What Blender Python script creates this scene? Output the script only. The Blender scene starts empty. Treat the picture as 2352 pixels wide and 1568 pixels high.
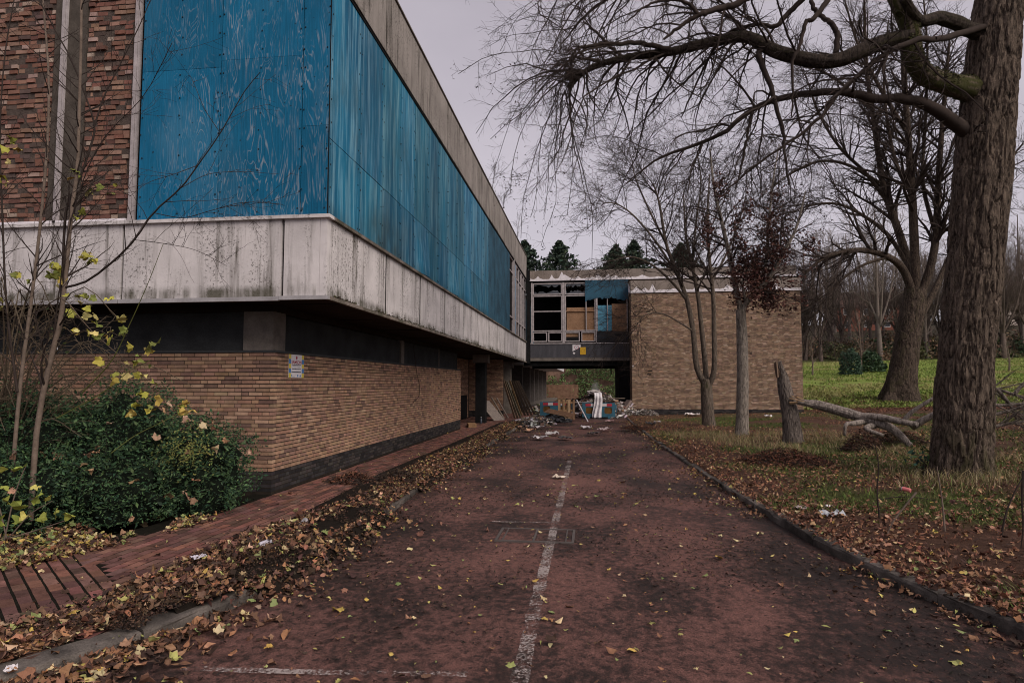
import bpy, math
import numpy as np
from mathutils import Matrix, Vector
rng = np.random.default_rng(7)
SC = bpy.context.scene
COL = SC.collection
R_ = math.radians

# ------------------------------------------------------------------ camera
F_PX, CX, CY, EYE = 1460.0, 1176.0, 784.0, 1.66      # focal length for a 2352 px wide frame
vy = np.array([182.0, -96.0, F_PX]); vy /= np.linalg.norm(vy)
up = np.array([0.0, vy[2], -vy[1]]); up /= np.linalg.norm(up)
vx = np.cross(up, vy)
if vx[0] < 0: vx = -vx
RW = np.array([vx, vy, up])
cam_d = bpy.data.cameras.new('camera'); cam = bpy.data.objects.new('camera', cam_d); COL.objects.link(cam)
m = Matrix.Identity(4)
for i in range(3):
    m[i][0] = RW[i][0]; m[i][1] = RW[i][1]; m[i][2] = -RW[i][2]
m[2][3] = EYE
cam.matrix_world = m
cam_d.sensor_width = 36.0; cam_d.lens = F_PX / 2352 * 36.0
cam_d.clip_start = 0.05; cam_d.clip_end = 3000
SC.camera = cam

# ------------------------------------------------------------------ overcast sky
SUN_AZ, SUN_EL = R_(130), R_(38)          # azimuth clockwise from +Y
W = bpy.data.worlds.new('World'); SC.world = W; W.use_nodes = True
nt = W.node_tree; nt.nodes.clear()
sky = nt.nodes.new('ShaderNodeTexSky'); sky.sky_type = 'NISHITA'; sky.sun_disc = False
sky.sun_elevation = SUN_EL; sky.sun_rotation = SUN_AZ
tc = nt.nodes.new('ShaderNodeTexCoord')
mp = nt.nodes.new('ShaderNodeMapping'); mp.inputs['Scale'].default_value = (1.0, 1.0, 2.6)
cl = nt.nodes.new('ShaderNodeTexNoise'); cl.inputs['Scale'].default_value = 1.7; cl.inputs['Detail'].default_value = 5
rp = nt.nodes.new('ShaderNodeValToRGB')
rp.color_ramp.elements[0].position = 0.3; rp.color_ramp.elements[0].color = (2.45, 2.2, 2.46, 1)
rp.color_ramp.elements[1].position = 0.7; rp.color_ramp.elements[1].color = (3.35, 3.03, 3.30, 1)
mx = nt.nodes.new('ShaderNodeMix'); mx.data_type = 'RGBA'; mx.inputs[0].default_value = 0.93
bg = nt.nodes.new('ShaderNodeBackground'); bg.inputs['Strength'].default_value = 0.1
wo = nt.nodes.new('ShaderNodeOutputWorld')
L = nt.links.new
L(tc.outputs['Generated'], mp.inputs['Vector']); L(mp.outputs[0], cl.inputs['Vector']); L(cl.outputs[0], rp.inputs[0])
L(sky.outputs[0], mx.inputs[6]); L(rp.outputs[0], mx.inputs[7]); L(mx.outputs[2], bg.inputs['Color']); L(bg.outputs[0], wo.inputs[0])

# ------------------------------------------------------------------ soft sun behind cloud
sd = bpy.data.lights.new('sun', 'SUN'); sd.energy = 1.5; sd.angle = R_(40); sd.color = (1.0, 0.90, 0.79)
so = bpy.data.objects.new('sun', sd); COL.objects.link(so)
sv = Vector((math.sin(SUN_AZ) * math.cos(SUN_EL), math.cos(SUN_AZ) * math.cos(SUN_EL), math.sin(SUN_EL)))
so.rotation_euler = (-sv).to_track_quat('-Z', 'Y').to_euler(); so.location = sv * 60

SC.view_settings.view_transform = 'Standard'; SC.view_settings.look = 'None'
SC.view_settings.exposure = 0.86; SC.view_settings.gamma = 1.0
SC.view_settings.use_curve_mapping = False
SC.render.engine = 'CYCLES'
SC.cycles.use_denoising = True
SC.cycles.pixel_filter_type = 'BLACKMAN_HARRIS'; SC.cycles.filter_width = 1.0
SC.cycles.max_bounces = 6; SC.cycles.diffuse_bounces = 3; SC.cycles.transparent_max_bounces = 8
SC.cycles.volume_bounces = 0
# ------------------------------------------------------------------ helpers
def ray(x, y): return RW @ np.array([x - CX, -(y - CY), F_PX])
def at(x, y, Y):                    # the point on the plane at distance Y that shows at pixel x, y
    d = ray(x, y); return np.array([0, 0, EYE]) + d * (Y / d[1])
def sstep(a, b, x): t = np.clip((x - a) / (b - a), 0, 1); return t * t * (3 - 2 * t)
def unit(v): return v / np.maximum(np.linalg.norm(v, axis=-1, keepdims=True), 1e-9)
def _hash(i, j, k, s=0):
    n = (i * 73856093) ^ (j * 19349663) ^ (k * 83492791) ^ (s * 2654435)
    n = (n ^ (n >> 13)) * 1274126177
    return ((n ^ (n >> 16)) & 0xffff) / 65535.0
def vnoise(p, s=0):
    p = np.asarray(p, float); f0 = np.floor(p).astype(np.int64); f = p - f0; u = f * f * (3 - 2 * f); r = 0
    for a in (0, 1):
        for b in (0, 1):
            for c in (0, 1):
                w = (u[..., 0] if a else 1 - u[..., 0]) * (u[..., 1] if b else 1 - u[..., 1]) * (u[..., 2] if c else 1 - u[..., 2])
                r = r + w * _hash(f0[..., 0] + a, f0[..., 1] + b, f0[..., 2] + c, s)
    return r
def fbm(p, o=4, s=0):
    p = np.asarray(p, float); r = 0; a = .5; t = 0
    for i in range(o): r = r + a * vnoise(p * 2 ** i, s + i); t += a; a *= .5
    return r / t

def wloc(o):
    v = Vector((0, 0, 0))
    while o: v += o.location; o = o.parent
    return v
def new_mesh(name, V, F, C=None, smooth=False):
    V = np.asarray(V, np.float32).reshape(-1, 3)
    F = [np.asarray(f, np.int32) for f in (F if isinstance(F, list) else [F]) if len(f)]
    me = bpy.data.meshes.new(name)
    me.vertices.add(len(V)); me.vertices.foreach_set('co', V.ravel())
    tot = np.concatenate([np.full(len(f), f.shape[1], np.int32) for f in F])
    me.loops.add(int(tot.sum())); me.polygons.add(len(tot))
    me.loops.foreach_set('vertex_index', np.concatenate([f.ravel() for f in F]))
    st = np.zeros(len(tot), np.int32); st[1:] = np.cumsum(tot)[:-1]
    me.polygons.foreach_set('loop_start', st)
    me.polygons.foreach_set('use_smooth', np.full(len(tot), bool(smooth)))
    if C is not None:
        C = np.asarray(C, np.float32)
        if C.shape[1] == 3: C = np.hstack([C, np.ones((len(C), 1), np.float32)])
        a = me.attributes.new('Col', 'FLOAT_COLOR', 'POINT'); a.data.foreach_set('color', C.ravel())
    me.update(calc_edges=True)
    return me
def link(name, me, mat, parent=None, loc=None, kind=None):
    o = bpy.data.objects.new(name, me); COL.objects.link(o)
    if mat is not None and len(me.materials) == 0: me.materials.append(mat)
    w = Vector(loc) if loc is not None else Vector((0, 0, 0))
    if parent is not None: o.parent = parent; w = w - wloc(parent)
    o.location = w
    if kind: o['kind'] = kind
    return o
def tag(o, label, cat, group=None):
    o['label'] = label; o['category'] = cat
    if group: o['group'] = group
    return o
def thing(name, label, cat, loc, group=None):
    o = bpy.data.objects.new(name, None); COL.objects.link(o); o.location = Vector([float(v) for v in loc]); o.empty_display_size = .2
    return tag(o, label, cat, group)
def struct(name, loc=(0, 0, 0)):
    o = bpy.data.objects.new(name, None); COL.objects.link(o); o.location = Vector(loc); o['kind'] = 'structure'; return o

CUBE = np.array([[-1, -1, -1], [1, -1, -1], [1, 1, -1], [-1, 1, -1], [-1, -1, 1], [1, -1, 1], [1, 1, 1], [-1, 1, 1]], float) * .5
CUBEF = np.array([[0, 3, 2, 1], [4, 5, 6, 7], [0, 1, 5, 4], [1, 2, 6, 5], [2, 3, 7, 6], [3, 0, 4, 7]])
class G:
    """collects geometry that belongs to ONE part"""
    def __init__(s): s.V = []; s.F = {}; s.C = []; s.n = 0
    def add(s, V, F, C=None):
        V = np.asarray(V, float).reshape(-1, 3)
        for f in (F if isinstance(F, list) else [F]):
            f = np.asarray(f)
            if len(f): s.F.setdefault(f.shape[1], []).append(f + s.n)
        if C is None: C = np.ones((len(V), 3)) * .5
        C = np.asarray(C, float)
        if C.ndim == 1: C = np.tile(C, (len(V), 1))
        s.V.append(V); s.C.append(C); s.n += len(V); return s
    def boxes(s, c, z, C=None, rz=None, jit=0):
        c = np.atleast_2d(np.asarray(c, float)); z = np.broadcast_to(np.asarray(z, float), c.shape)
        V = CUBE[None] * z[:, None, :]
        if jit: V = V + rng.uniform(-jit, jit, V.shape)
        if rz is not None:
            a = np.broadcast_to(np.asarray(rz, float), (len(c),)); ca, sa = np.cos(a)[:, None], np.sin(a)[:, None]
            V = np.stack([V[..., 0] * ca - V[..., 1] * sa, V[..., 0] * sa + V[..., 1] * ca, V[..., 2]], -1)
        V = V + c[:, None, :]
        F = CUBEF[None] + (np.arange(len(c)) * 8)[:, None, None]
        if C is not None:
            C = np.asarray(C, float); C = np.repeat(np.broadcast_to(C, (len(c), 3)), 8, 0)
        return s.add(V.reshape(-1, 3), F.reshape(-1, 4), C)
    def box(s, x0, x1, y0, y1, z0, z1, C=None):
        return s.boxes([[(x0 + x1) / 2, (y0 + y1) / 2, (z0 + z1) / 2]], [[abs(x1 - x0), abs(y1 - y0), abs(z1 - z0)]], C)
    def bar(s, a, b, w, h, C=None, roll=0):      # a squared bar from a to b
        a = np.asarray(a, float); b = np.asarray(b, float); t = unit(b - a)
        r = np.array([0, 0, 1.]) if abs(t[2]) < .95 else np.array([0, 1., 0])
        u = unit(np.cross(t, r)); v = np.cross(u, t)
        if roll: u, v = u * math.cos(roll) + v * math.sin(roll), v * math.cos(roll) - u * math.sin(roll)
        V = [p + u * sx * w / 2 + v * sz * h / 2 for p in (a, b) for sx, sz in ((-1, -1), (1, -1), (1, 1), (-1, 1))]
        return s.add(V, np.array([[3, 2, 1, 0], [4, 5, 6, 7], [0, 1, 5, 4], [1, 2, 6, 5], [2, 3, 7, 6], [3, 0, 4, 7]]), C)
    def tubes(s, P, Rr, sides=4, C=None, cap=False):
        P = np.asarray(P, float); Rr = np.asarray(Rr, float)
        if P.ndim == 2: P = P[None]; Rr = Rr[None]
        N, n, _ = P.shape
        T = unit(np.gradient(P, axis=1)); mt = unit(P[:, -1] - P[:, 0])
        ref = np.where(np.abs(mt[:, 2:3]) < .8, np.array([[0, 0, 1.]]), np.array([[1., .3, 0]]))
        U = unit(np.cross(T, ref[:, None, :])); Wv = np.cross(T, U)
        a = np.arange(sides) * 2 * np.pi / sides
        V = P[:, :, None, :] + Rr[:, :, None, None] * (U[:, :, None, :] * np.cos(a)[:, None] + Wv[:, :, None, :] * np.sin(a)[:, None])
        i = np.arange(N)[:, None, None] * n * sides; j = np.arange(n - 1)[None, :, None] * sides; k = np.arange(sides)[None, None, :]; k2 = (k + 1) % sides
        F = np.stack([i + j + k, i + j + k2, i + j + sides + k2, i + j + sides + k], -1).reshape(-1, 4)
        Fs = [F]
        if cap:
            b = np.arange(N)[:, None] * n * sides + np.arange(sides)[None]
            Fs += [b[:, ::-1], b + (n - 1) * sides]
        if C is not None:
            C = np.asarray(C, float)
            if C.ndim == 2: C = np.repeat(C, n * sides, 0)
        return s.add(V.reshape(-1, 3), Fs, C)
    def prism(s, pts, axis_pt, depth, C=None):   # polygon pts (k,3) extruded by the vector depth
        p = np.asarray(pts, float); k = len(p); q = p + np.asarray(depth, float)
        i = np.arange(k); j = (i + 1) % k
        return s.add(np.vstack([p, q]), [np.array([i[::-1]]), np.array([i + k]), np.stack([i, j, j + k, i + k], -1)], C)
    def build(s, name, mat, parent=None, smooth=False, kind=None, loc=None):
        V = np.vstack(s.V)
        if loc is not None: V = V - np.asarray(loc)
        me = new_mesh(name, V, [np.vstack(f) for f in s.F.values()], np.vstack(s.C), smooth)
        return link(name, me, mat, parent, loc, kind)
def bx(name, mat, parent, x0, x1, y0, y1, z0, z1, C=None): return G().box(x0, x1, y0, y1, z0, z1, C).build(name, mat, parent)

def spline(pts, n):                 # Catmull-Rom through the points, resampled to n
    p = np.asarray(pts, float); q = np.vstack([2 * p[0] - p[1], p, 2 * p[-1] - p[-2]])
    t = np.linspace(0, len(p) - 1, n); i = np.minimum(t.astype(int), len(p) - 2); f = (t - i)[:, None]
    a, b, c, d = q[i], q[i + 1], q[i + 2], q[i + 3]
    return .5 * (2 * b + (c - a) * f + (2 * a - 5 * b + 4 * c - d) * f ** 2 + (3 * b - a - 3 * c + d) * f ** 3)
def grow(P, Rr, count, length, ang=(30, 60), npts=6, droop=0.0, wob=.12, rr=.6, rmin=.0015, t0=.2, t1=1.0, fall=.5, bias=None, taper=.8):
    """children of the polylines P: vectorised branching"""
    N, n, _ = P.shape
    ln = np.linalg.norm(np.diff(P, axis=1), axis=-1).sum(1)
    idx = rng.choice(N, count, p=ln / ln.sum()); t = rng.uniform(t0, t1, count)
    f = t * (n - 1); i = np.minimum(f.astype(int), n - 2); w = (f - i)[:, None]
    pos = P[idx, i] * (1 - w) + P[idx, i + 1] * w; tan = unit(P[idx, i + 1] - P[idx, i])
    r0 = (Rr[idx, i] * (1 - w[:, 0]) + Rr[idx, i + 1] * w[:, 0]) * rr
    pr = unit(np.cross(tan, unit(rng.normal(size=(count, 3)))))
    if bias is not None: pr = unit(pr + np.asarray(bias))
    a = np.radians(rng.uniform(ang[0], ang[1], count))[:, None]
    d = unit(np.cos(a) * tan + np.sin(a) * pr)
    Ln = length * (1 - fall * t) * rng.uniform(.55, 1.3, count)
    out = np.zeros((count, npts, 3)); out[:, 0] = pos; st = (Ln / (npts - 1))[:, None]
    for k in range(1, npts):
        d = unit(d + rng.normal(size=(count, 3)) * wob + np.array([0, 0, -droop]))
        out[:, k] = out[:, k - 1] + d * st
    s = np.linspace(0, 1, npts)[None]
    r = np.maximum(np.maximum(r0, rmin)[:, None] * (1 - taper * s), rmin * .6)
    return out, r

def leaf_shape(kind):
    if kind == 'maple':
        pol = [(-90, .30), (-62, .62), (-45, .60), (-22, .84), (-6, .66), (24, .92), (38, .78), (50, .66), (70, .84), (90, 1.08), (110, .84), (130, .66), (142, .78), (156, .92), (186, .66), (202, .84), (225, .60), (242, .62)]
        return np.array([[r * math.cos(R_(a)), r * math.sin(R_(a)), 0] for a, r in pol]) * .5
    if kind == 'oval':
        return np.array([[0, -.5, 0], [.2, -.22, 0], [.25, .1, 0], [0, .55, 0], [-.25, .1, 0], [-.2, -.22, 0]])
    return np.array([[0, -.5, 0], [.22, 0, 0], [0, .5, 0], [-.22, 0, 0]])
def scatter(g, kind, pos, size, col, tilt=.3, curl=.6, yaw=None, up=None):
    T = leaf_shape(kind); N = len(pos); k = len(T)
    size = np.broadcast_to(np.asarray(size, float), (N,))
    V = np.tile(T[None], (N, 1, 1)); V[..., 0] *= rng.uniform(.75, 1.1, N)[:, None]
    cu = np.clip(rng.normal(0, curl, N), -1.25, 1.25)[:, None]; cv = np.clip(rng.normal(0, curl, N), -1.25, 1.25)[:, None]
    V[..., 2] += cu * V[..., 0] ** 2 + cv * V[..., 1] ** 2 + rng.normal(0, .05 * min(curl, 1.2), V.shape[:2])
    V *= size[:, None, None]
    yw = rng.uniform(0, 2 * np.pi, N) if yaw is None else yaw
    a = rng.normal(0, tilt, N); b = rng.normal(0, tilt, N)
    def rot(V, ax, an):
        c, s_ = np.cos(an)[:, None], np.sin(an)[:, None]; i, j = [(1, 2), (2, 0), (0, 1)][ax]; W_ = V.copy()
        W_[..., i] = V[..., i] * c - V[..., j] * s_; W_[..., j] = V[..., i] * s_ + V[..., j] * c; return W_
    V = rot(rot(rot(V, 0, a), 1, b), 2, yw)
    V = V + np.asarray(pos)[:, None, :]
    F = np.arange(N * k).reshape(N, k)
    g.add(V.reshape(-1, 3), F, np.repeat(col, k, 0))
def pal(N, cols, w=None, v=.2):
    c = np.asarray(cols, float); i = rng.choice(len(c), N, p=None if w is None else np.asarray(w, float) / np.sum(w))
    return np.clip(c[i] * rng.uniform(1 - v, 1 + v, (N, 1)) * rng.uniform(1 - v * .3, 1 + v * .3, (N, 3)), 0, 1)
# ------------------------------------------------------------------ materials
class NB:
    def __init__(s, name):
        s.m = bpy.data.materials.new(name); s.m.use_nodes = True; s.t = s.m.node_tree; s.t.nodes.clear()
    def n(s, t, **k):
        q = s.t.nodes.new(t)
        for a, b in k.items(): setattr(q, a, b)
        return q
    def put(s, sock, v):
        if hasattr(v, 'is_output'): s.t.links.new(v, sock)
        elif isinstance(v, (tuple, list)): sock.default_value = (*v, 1.0) if len(v) == 3 and len(sock.default_value) == 4 else v
        else: sock.default_value = v
    def pos(s): return s.n('ShaderNodeNewGeometry').outputs['Position']
    def obj(s): return s.n('ShaderNodeTexCoord').outputs['Object']
    def map(s, v, sc=(1, 1, 1), rot=(0, 0, 0), loc=(0, 0, 0)):
        q = s.n('ShaderNodeMapping'); s.put(q.inputs['Vector'], v); q.inputs['Scale'].default_value = sc; q.inputs['Rotation'].default_value = rot; q.inputs['Location'].default_value = loc; return q.outputs[0]
    def noise(s, v, sc=5, det=4, ro=.55, di=0, col=False):
        q = s.n('ShaderNodeTexNoise'); s.put(q.inputs['Vector'], v)
        for k, x in (('Scale', sc), ('Detail', det), ('Roughness', ro), ('Distortion', di)): q.inputs[k].default_value = x
        return q.outputs[1 if col else 0]
    def vor(s, v, sc=5, feat='F1'):
        q = s.n('ShaderNodeTexVoronoi', feature=feat); s.put(q.inputs['Vector'], v); q.inputs['Scale'].default_value = sc; return q.outputs[0]
    def ramp(s, f, st):
        q = s.n('ShaderNodeValToRGB'); e = q.color_ramp.elements
        while len(e) < len(st): e.new(.5)
        for x, (p, c) in zip(e, st):
            x.position = p; x.color = (c, c, c, 1) if isinstance(c, (int, float)) else (*c, 1)
        s.put(q.inputs[0], f); return q.outputs[0]
    def mix(s, f, a, b, mode='MIX'):
        q = s.n('ShaderNodeMix', data_type='RGBA', blend_type=mode); s.put(q.inputs[0], f); s.put(q.inputs[6], a); s.put(q.inputs[7], b); return q.outputs[2]
    def math(s, op, a, b=0.0):
        q = s.n('ShaderNodeMath', operation=op); s.put(q.inputs[0], a); s.put(q.inputs[1], b); return q.outputs[0]
    def attr(s, n='Col'): return s.n('ShaderNodeAttribute', attribute_name=n).outputs['Color']
    def sep(s, v): q = s.n('ShaderNodeSeparateXYZ'); s.put(q.inputs[0], v); return q.outputs
    def bump(s, h, st=.5, d=.02):
        q = s.n('ShaderNodeBump'); q.inputs['Strength'].default_value = st; q.inputs['Distance'].default_value = d; s.put(q.inputs['Height'], h); return q.outputs[0]
    def out(s, col, ro=.8, nrm=None, alpha=None, spec=.08, metal=0.0, trans=0.0, emit=None, vol=None):
        b = s.n('ShaderNodeBsdfPrincipled'); o = s.n('ShaderNodeOutputMaterial')
        s.put(b.inputs['Base Color'], col); s.put(b.inputs['Roughness'], ro); s.put(b.inputs['Specular IOR Level'], spec); s.put(b.inputs['Metallic'], metal)
        if nrm is not None: s.put(b.inputs['Normal'], nrm)
        if alpha is not None: s.put(b.inputs['Alpha'], alpha)
        if trans: s.put(b.inputs['Transmission Weight'], trans)
        s.t.links.new(b.outputs[0], o.inputs[0]); return s.m
def simple(name, col=None, ro=.8, var=.35, sc=6, bump=.3, bsc=40, spec=.08, stretch=(1, 1, 1), metal=0.0, bd=.01):
    b = NB(name); p = b.map(b.pos(), stretch); base = b.attr() if col is None else col
    n1 = b.noise(p, sc, 5, .6)
    c = b.mix(1.0, base, b.ramp(n1, [(.25, 1 - var), (.75, 1 + var * .6)]), 'MULTIPLY')
    n2 = b.noise(p, bsc, 4, .6)
    c = b.mix(1.0, c, b.ramp(n2, [(.2, 1 - var * .5), (.8, 1 + var * .4)]), 'MULTIPLY')
    return b.out(c, ro, b.bump(n2, bump, bd), spec=spec, metal=metal)

MAT = {}
MAT['brick'] = simple('brick_face', None, .85, .3, 9, .5, 90)
MAT['mortar'] = simple('mortar', (.03, .024, .02), .95, .4, 8, .4, 120)
MAT['mortar_red'] = simple('mortar_rough', (.10, .078, .068), .95, .4, 14, .8, 60, bd=.02)
MAT['col'] = simple('painted_thing', None, .6, .22, 7, .25, 60)
MAT['colr'] = simple('matt_thing', None, .9, .35, 5, .5, 50)
MAT['gloss'] = simple('glossy_thing', None, .3, .1, 7, .05, 60, spec=.5)
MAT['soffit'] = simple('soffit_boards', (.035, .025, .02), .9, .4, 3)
MAT['dark'] = simple('near_black', (.014, .014, .015), .85, .5, 4)  # plain near-black shared by cores, interiors and dark parts
MAT['board_dark'] = simple('dark_window_board', (.042, .044, .046), .8, .4, 2.5)
MAT['alu'] = simple('weathered_aluminium', (.42, .40, .41), .5, .25, 4, .1, 30, metal=.35)
MAT['frame'] = simple('dull_window_frame', (.40, .36, .37), .6, .35, 6, .2, 50)
MAT['leaf'] = simple('leaf', None, .65, .25, 30, .2, 80, spec=.12)
MAT['bark'] = simple('twig_bark', (.045, .034, .03), .9, .35, 6, .3, 60)
MAT['bark_pale'] = simple('pale_sapling_bark', (.17, .13, .105), .85, .4, 9, .4, 60)
MAT['wood'] = simple('old_wood', None, .85, .4, 5, .4, 40, stretch=(2, 2, .6))
MAT['rubble'] = simple('rubble', None, .9, .4, 8, .6, 50)

b = NB('road_tarmac'); p = b.pos()
big = b.noise(b.map(p, (.55, .38, 1)), 1.3, 6, .65); med = b.noise(p, 5.5, 6, .7); fine = b.noise(p, 120, 3, .7); agg = b.vor(p, 150)
x_, y_, z_ = b.sep(p)
edge = b.math('ABSOLUTE', b.math('ADD', x_, .35)); edge = b.ramp(b.math('DIVIDE', edge, 3.2), [(.5, 0.0), (1.0, .09)])
clod = b.noise(b.map(p, (1.0, .8, 1)), 13, 8, .78)
dirt = b.math('ADD', b.math('ADD', b.math('MULTIPLY', big, .62), b.math('MULTIPLY', clod, .60)), edge)
c = b.ramp(dirt, [(.44, (.235, .118, .098)), (.575, (.150, .077, .066)), (.64, (.07, .041, .036)), (.70, (.034, .024, .022)), (.8, (.024, .019, .018))])
c = b.mix(1.0, c, b.ramp(fine, [(.25, .28), (.5, .92), (.78, 1.8)]), 'MULTIPLY')
c = b.mix(b.ramp(agg, [(.04, .5), (.16, 0.0)]), c, (.30, .22, .2))
spk = b.noise(p, 26, 2, .5); c = b.mix(b.ramp(spk, [(.60, 0.0), (.68, .75)]), c, (.035, .026, .024))
MAT['road'] = b.out(c, b.ramp(dirt, [(.4, .85), (.75, .5)]), b.bump(b.math('ADD', b.math('MULTIPLY', fine, .6), b.math('MULTIPLY', clod, 1.6)), .9, .016), spec=.10)

b = NB('worn_white_paint'); p = b.pos()
w = b.math('ADD', b.math('MULTIPLY', b.noise(p, 40, 5, .75), .62), b.math('MULTIPLY', b.noise(p, 2.2, 4, .7), .46))
MAT['paint'] = b.out(b.mix(b.noise(p, 60, 2), (.32, .265, .25), (.48, .42, .40)), .8, None, alpha=b.ramp(w, [(.52, 0.0), (.60, .74)]))

def plywood(name, swirl):
    b = NB(name); p = b.pos()
    if swirl:
        v = b.map(p, (2.5, 2.5, .42)); n = b.noise(v, 1.5, 3, .5, 1.1)
        fr = b.math('FRACT', b.math('MULTIPLY', n, 15.0)); ln = b.ramp(fr, [(.33, 0.0), (.46, 1.0), (.54, 1.0), (.65, 0.0)])
        mk = b.noise(b.map(p, (1.2, 1.2, .5)), 2.6, 4, .6); mk2 = b.noise(b.map(p, (6, 6, 2)), 3, 3, .6)
        xs = b.sep(p)[0]; side = b.ramp(b.math('ADD', b.math('MULTIPLY', xs, .5), 3.45), [(.1, .12), (.7, .70)])
        m_ = b.math('MULTIPLY', ln, b.ramp(mk, [(.41, 0.0), (.60, 1.0)])); m_ = b.math('MULTIPLY', m_, b.ramp(mk2, [(.3, .25), (.62, 1.0)])); m_ = b.math('MULTIPLY', m_, side)
        gr = b.noise(b.map(p, (9, 9, .35)), 6, 3, .6)
        base = b.mix(b.noise(p, 1.1, 3), (.004, .092, .19), (.010, .15, .29))
        base = b.mix(1.0, base, b.ramp(gr, [(.25, .72), (.7, 1.15)]), 'MULTIPLY')
        c = b.mix(m_, base, (.30, .34, .39)); h = b.math('ADD', m_, gr)
        fade = b.noise(b.map(p, (1, 1, .6)), .9, 4, .6); c = b.mix(b.ramp(fade, [(.5, 0.0), (.75, .35)]), c, (.10, .22, .32)); c = b.mix(1.0, c, b.attr(), 'MULTIPLY')
        nail = b.noise(p, 17, 1, .3); c = b.mix(b.ramp(nail, [(.75, 0.0), (.79, .8)]), c, (.012, .035, .06))
    else:
        st = b.noise(b.map(p, (7, 7, .42)), 1.6, 5, .62); st2 = b.noise(b.map(p, (2.2, 2.2, .3)), 1.2, 4, .6); gr = b.noise(b.map(p, (22, 22, .5)), 3, 3, .6)
        c = b.mix(b.ramp(st, [(.45, 0.0), (.70, .9)]), b.mix(b.ramp(st2, [(.3, 0.0), (.7, 1.0)]), (.005, .088, .175), (.018, .20, .34)), (.19, .37, .47))
        c = b.mix(1.0, c, b.ramp(gr, [(.25, .72), (.75, 1.15)]), 'MULTIPLY'); c = b.mix(1.0, c, b.attr(), 'MULTIPLY')
        gm = b.noise(b.map(p, (1, .8, .45)), 1.7, 6, .68); c = b.mix(b.ramp(gm, [(.5, 0.0), (.72, .55)]), c, (.035, .075, .095))
        x_, y_, z_ = b.sep(p)
        blot = b.noise(b.map(p, (1, .7, .55)), 1.1, 4, .65)
        near = b.math('MULTIPLY', b.ramp(b.math('DIVIDE', b.math('ABSOLUTE', b.math('SUBTRACT', y_, 11.1)), 2.2), [(.1, 1.0), (.9, 0.0)]), b.ramp(b.math('SUBTRACT', z_, 4.0), [(.2, 1.0), (1.0, 0.0)]))
        c = b.mix(b.math('MULTIPLY', near, b.ramp(blot, [(.4, .15), (.62, .85)])), c, (.03, .038, .028)); h = gr
        foot = b.math('MULTIPLY', b.ramp(b.math('SUBTRACT', z_, 4.05), [(.0, 1.0), (.28, 0.0)]), b.ramp(blot, [(.35, 0.0), (.7, .7)]))
        c = b.mix(foot, c, (.022, .03, .03))
    return b.out(c, .6, b.bump(h, .35, .006), spec=.12)
MAT['ply_front'] = plywood('blue_plywood_grain', True); MAT['ply_side'] = plywood('blue_plywood_streaked', False)

b = NB('charred_blue_osb'); p = b.pos(); fl = b.noise(b.map(p, (3, 3, 1)), 16, 3, .7); bl = b.noise(p, 1.4, 4, .6)
c = b.mix(b.ramp(bl, [(.35, 0.0), (.62, 1.0)]), (.022, .055, .085), (.035, .10, .155)); c = b.mix(b.ramp(fl, [(.55, 0.0), (.75, .5)]), c, (.20, .25, .29))
MAT['osb_blue'] = b.out(c, .8, b.bump(fl, .6, .01))
b = NB('bare_osb'); p = b.pos(); fl = b.noise(b.map(p, (3, 3, 1.6)), 14, 4, .75)
MAT['osb'] = b.out(b.mix(1.0, b.ramp(fl, [(.3, (.20, .11, .066)), (.5, (.30, .175, .105)), (.72, (.40, .26, .17))]), b.ramp(b.noise(p, 1.5, 3), [(.3, .72), (.7, 1.1)]), 'MULTIPLY'), .8, b.bump(fl, .4, .006))

def fascia(name, c0, dark, amt, mossz):
    b = NB(name); p = b.pos(); x_, y_, z_ = b.sep(p)
    st = b.noise(b.map(p, (5, 5, .32)), 1.7, 6, .68); sp = b.noise(p, 24, 4, .72); cl = b.noise(p, 1.6, 4, .6); stn = b.noise(b.map(p, (2.1, 2.1, .5)), 1.1, 4, .6)
    c = b.mix(b.ramp(cl, [(.3, 0.0), (.7, 1.0)]), c0, tuple(v * .70 for v in c0))
    c = b.mix(b.math('MULTIPLY', b.math('MULTIPLY', b.ramp(st, [(.50, 0.0), (.68, 1.0)]), b.ramp(stn, [(.36, .15), (.56, 1.0)])), amt), c, dark)
    c = b.mix(b.math('MULTIPLY', b.ramp(sp, [(.53, 0.0), (.66, .95)]), b.ramp(stn, [(.42, 0.0), (.56, 1.0)])), c, tuple(v * .5 for v in dark))
    lo = b.math('ADD', b.math('SUBTRACT', z_, mossz), b.math('MULTIPLY', b.noise(b.map(p, (1, 1, .4)), 7, 4, .7), -.15))
    c = b.mix(b.math('MULTIPLY', b.ramp(lo, [(.0, .9), (.10, 0.0)]), b.ramp(b.noise(b.map(p, (1, 1, .2)), 2.3, 4, .7), [(.42, .1), (.6, 1.0)])), c, (.075, .07, .05))
    return b.out(c, .85, b.bump(b.math('ADD', sp, st), .35, .01))
MAT['fascia'] = fascia('white_painted_concrete', (.67, .63, .635), (.085, .075, .06), .95, 2.90)
MAT['parapet'] = fascia('stained_concrete_parapet', (.34, .305, .285), (.04, .035, .028), 1.0, 7.6)
MAT['parapet2'] = fascia('brown_grey_parapet', (.27, .225, .2), (.10, .085, .07), .5, 5.0)
MAT['concrete'] = simple('weathered_concrete', (.17, .148, .132), .9, .4, 4, .4, 40)
MAT['flash'] = simple('white_roof_felt', (.72, .68, .72), .7, .18, 8, .2, 40)
MAT['glass'] = NB('dirty_glass').out((.05, .055, .065), .15, spec=.6)

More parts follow.
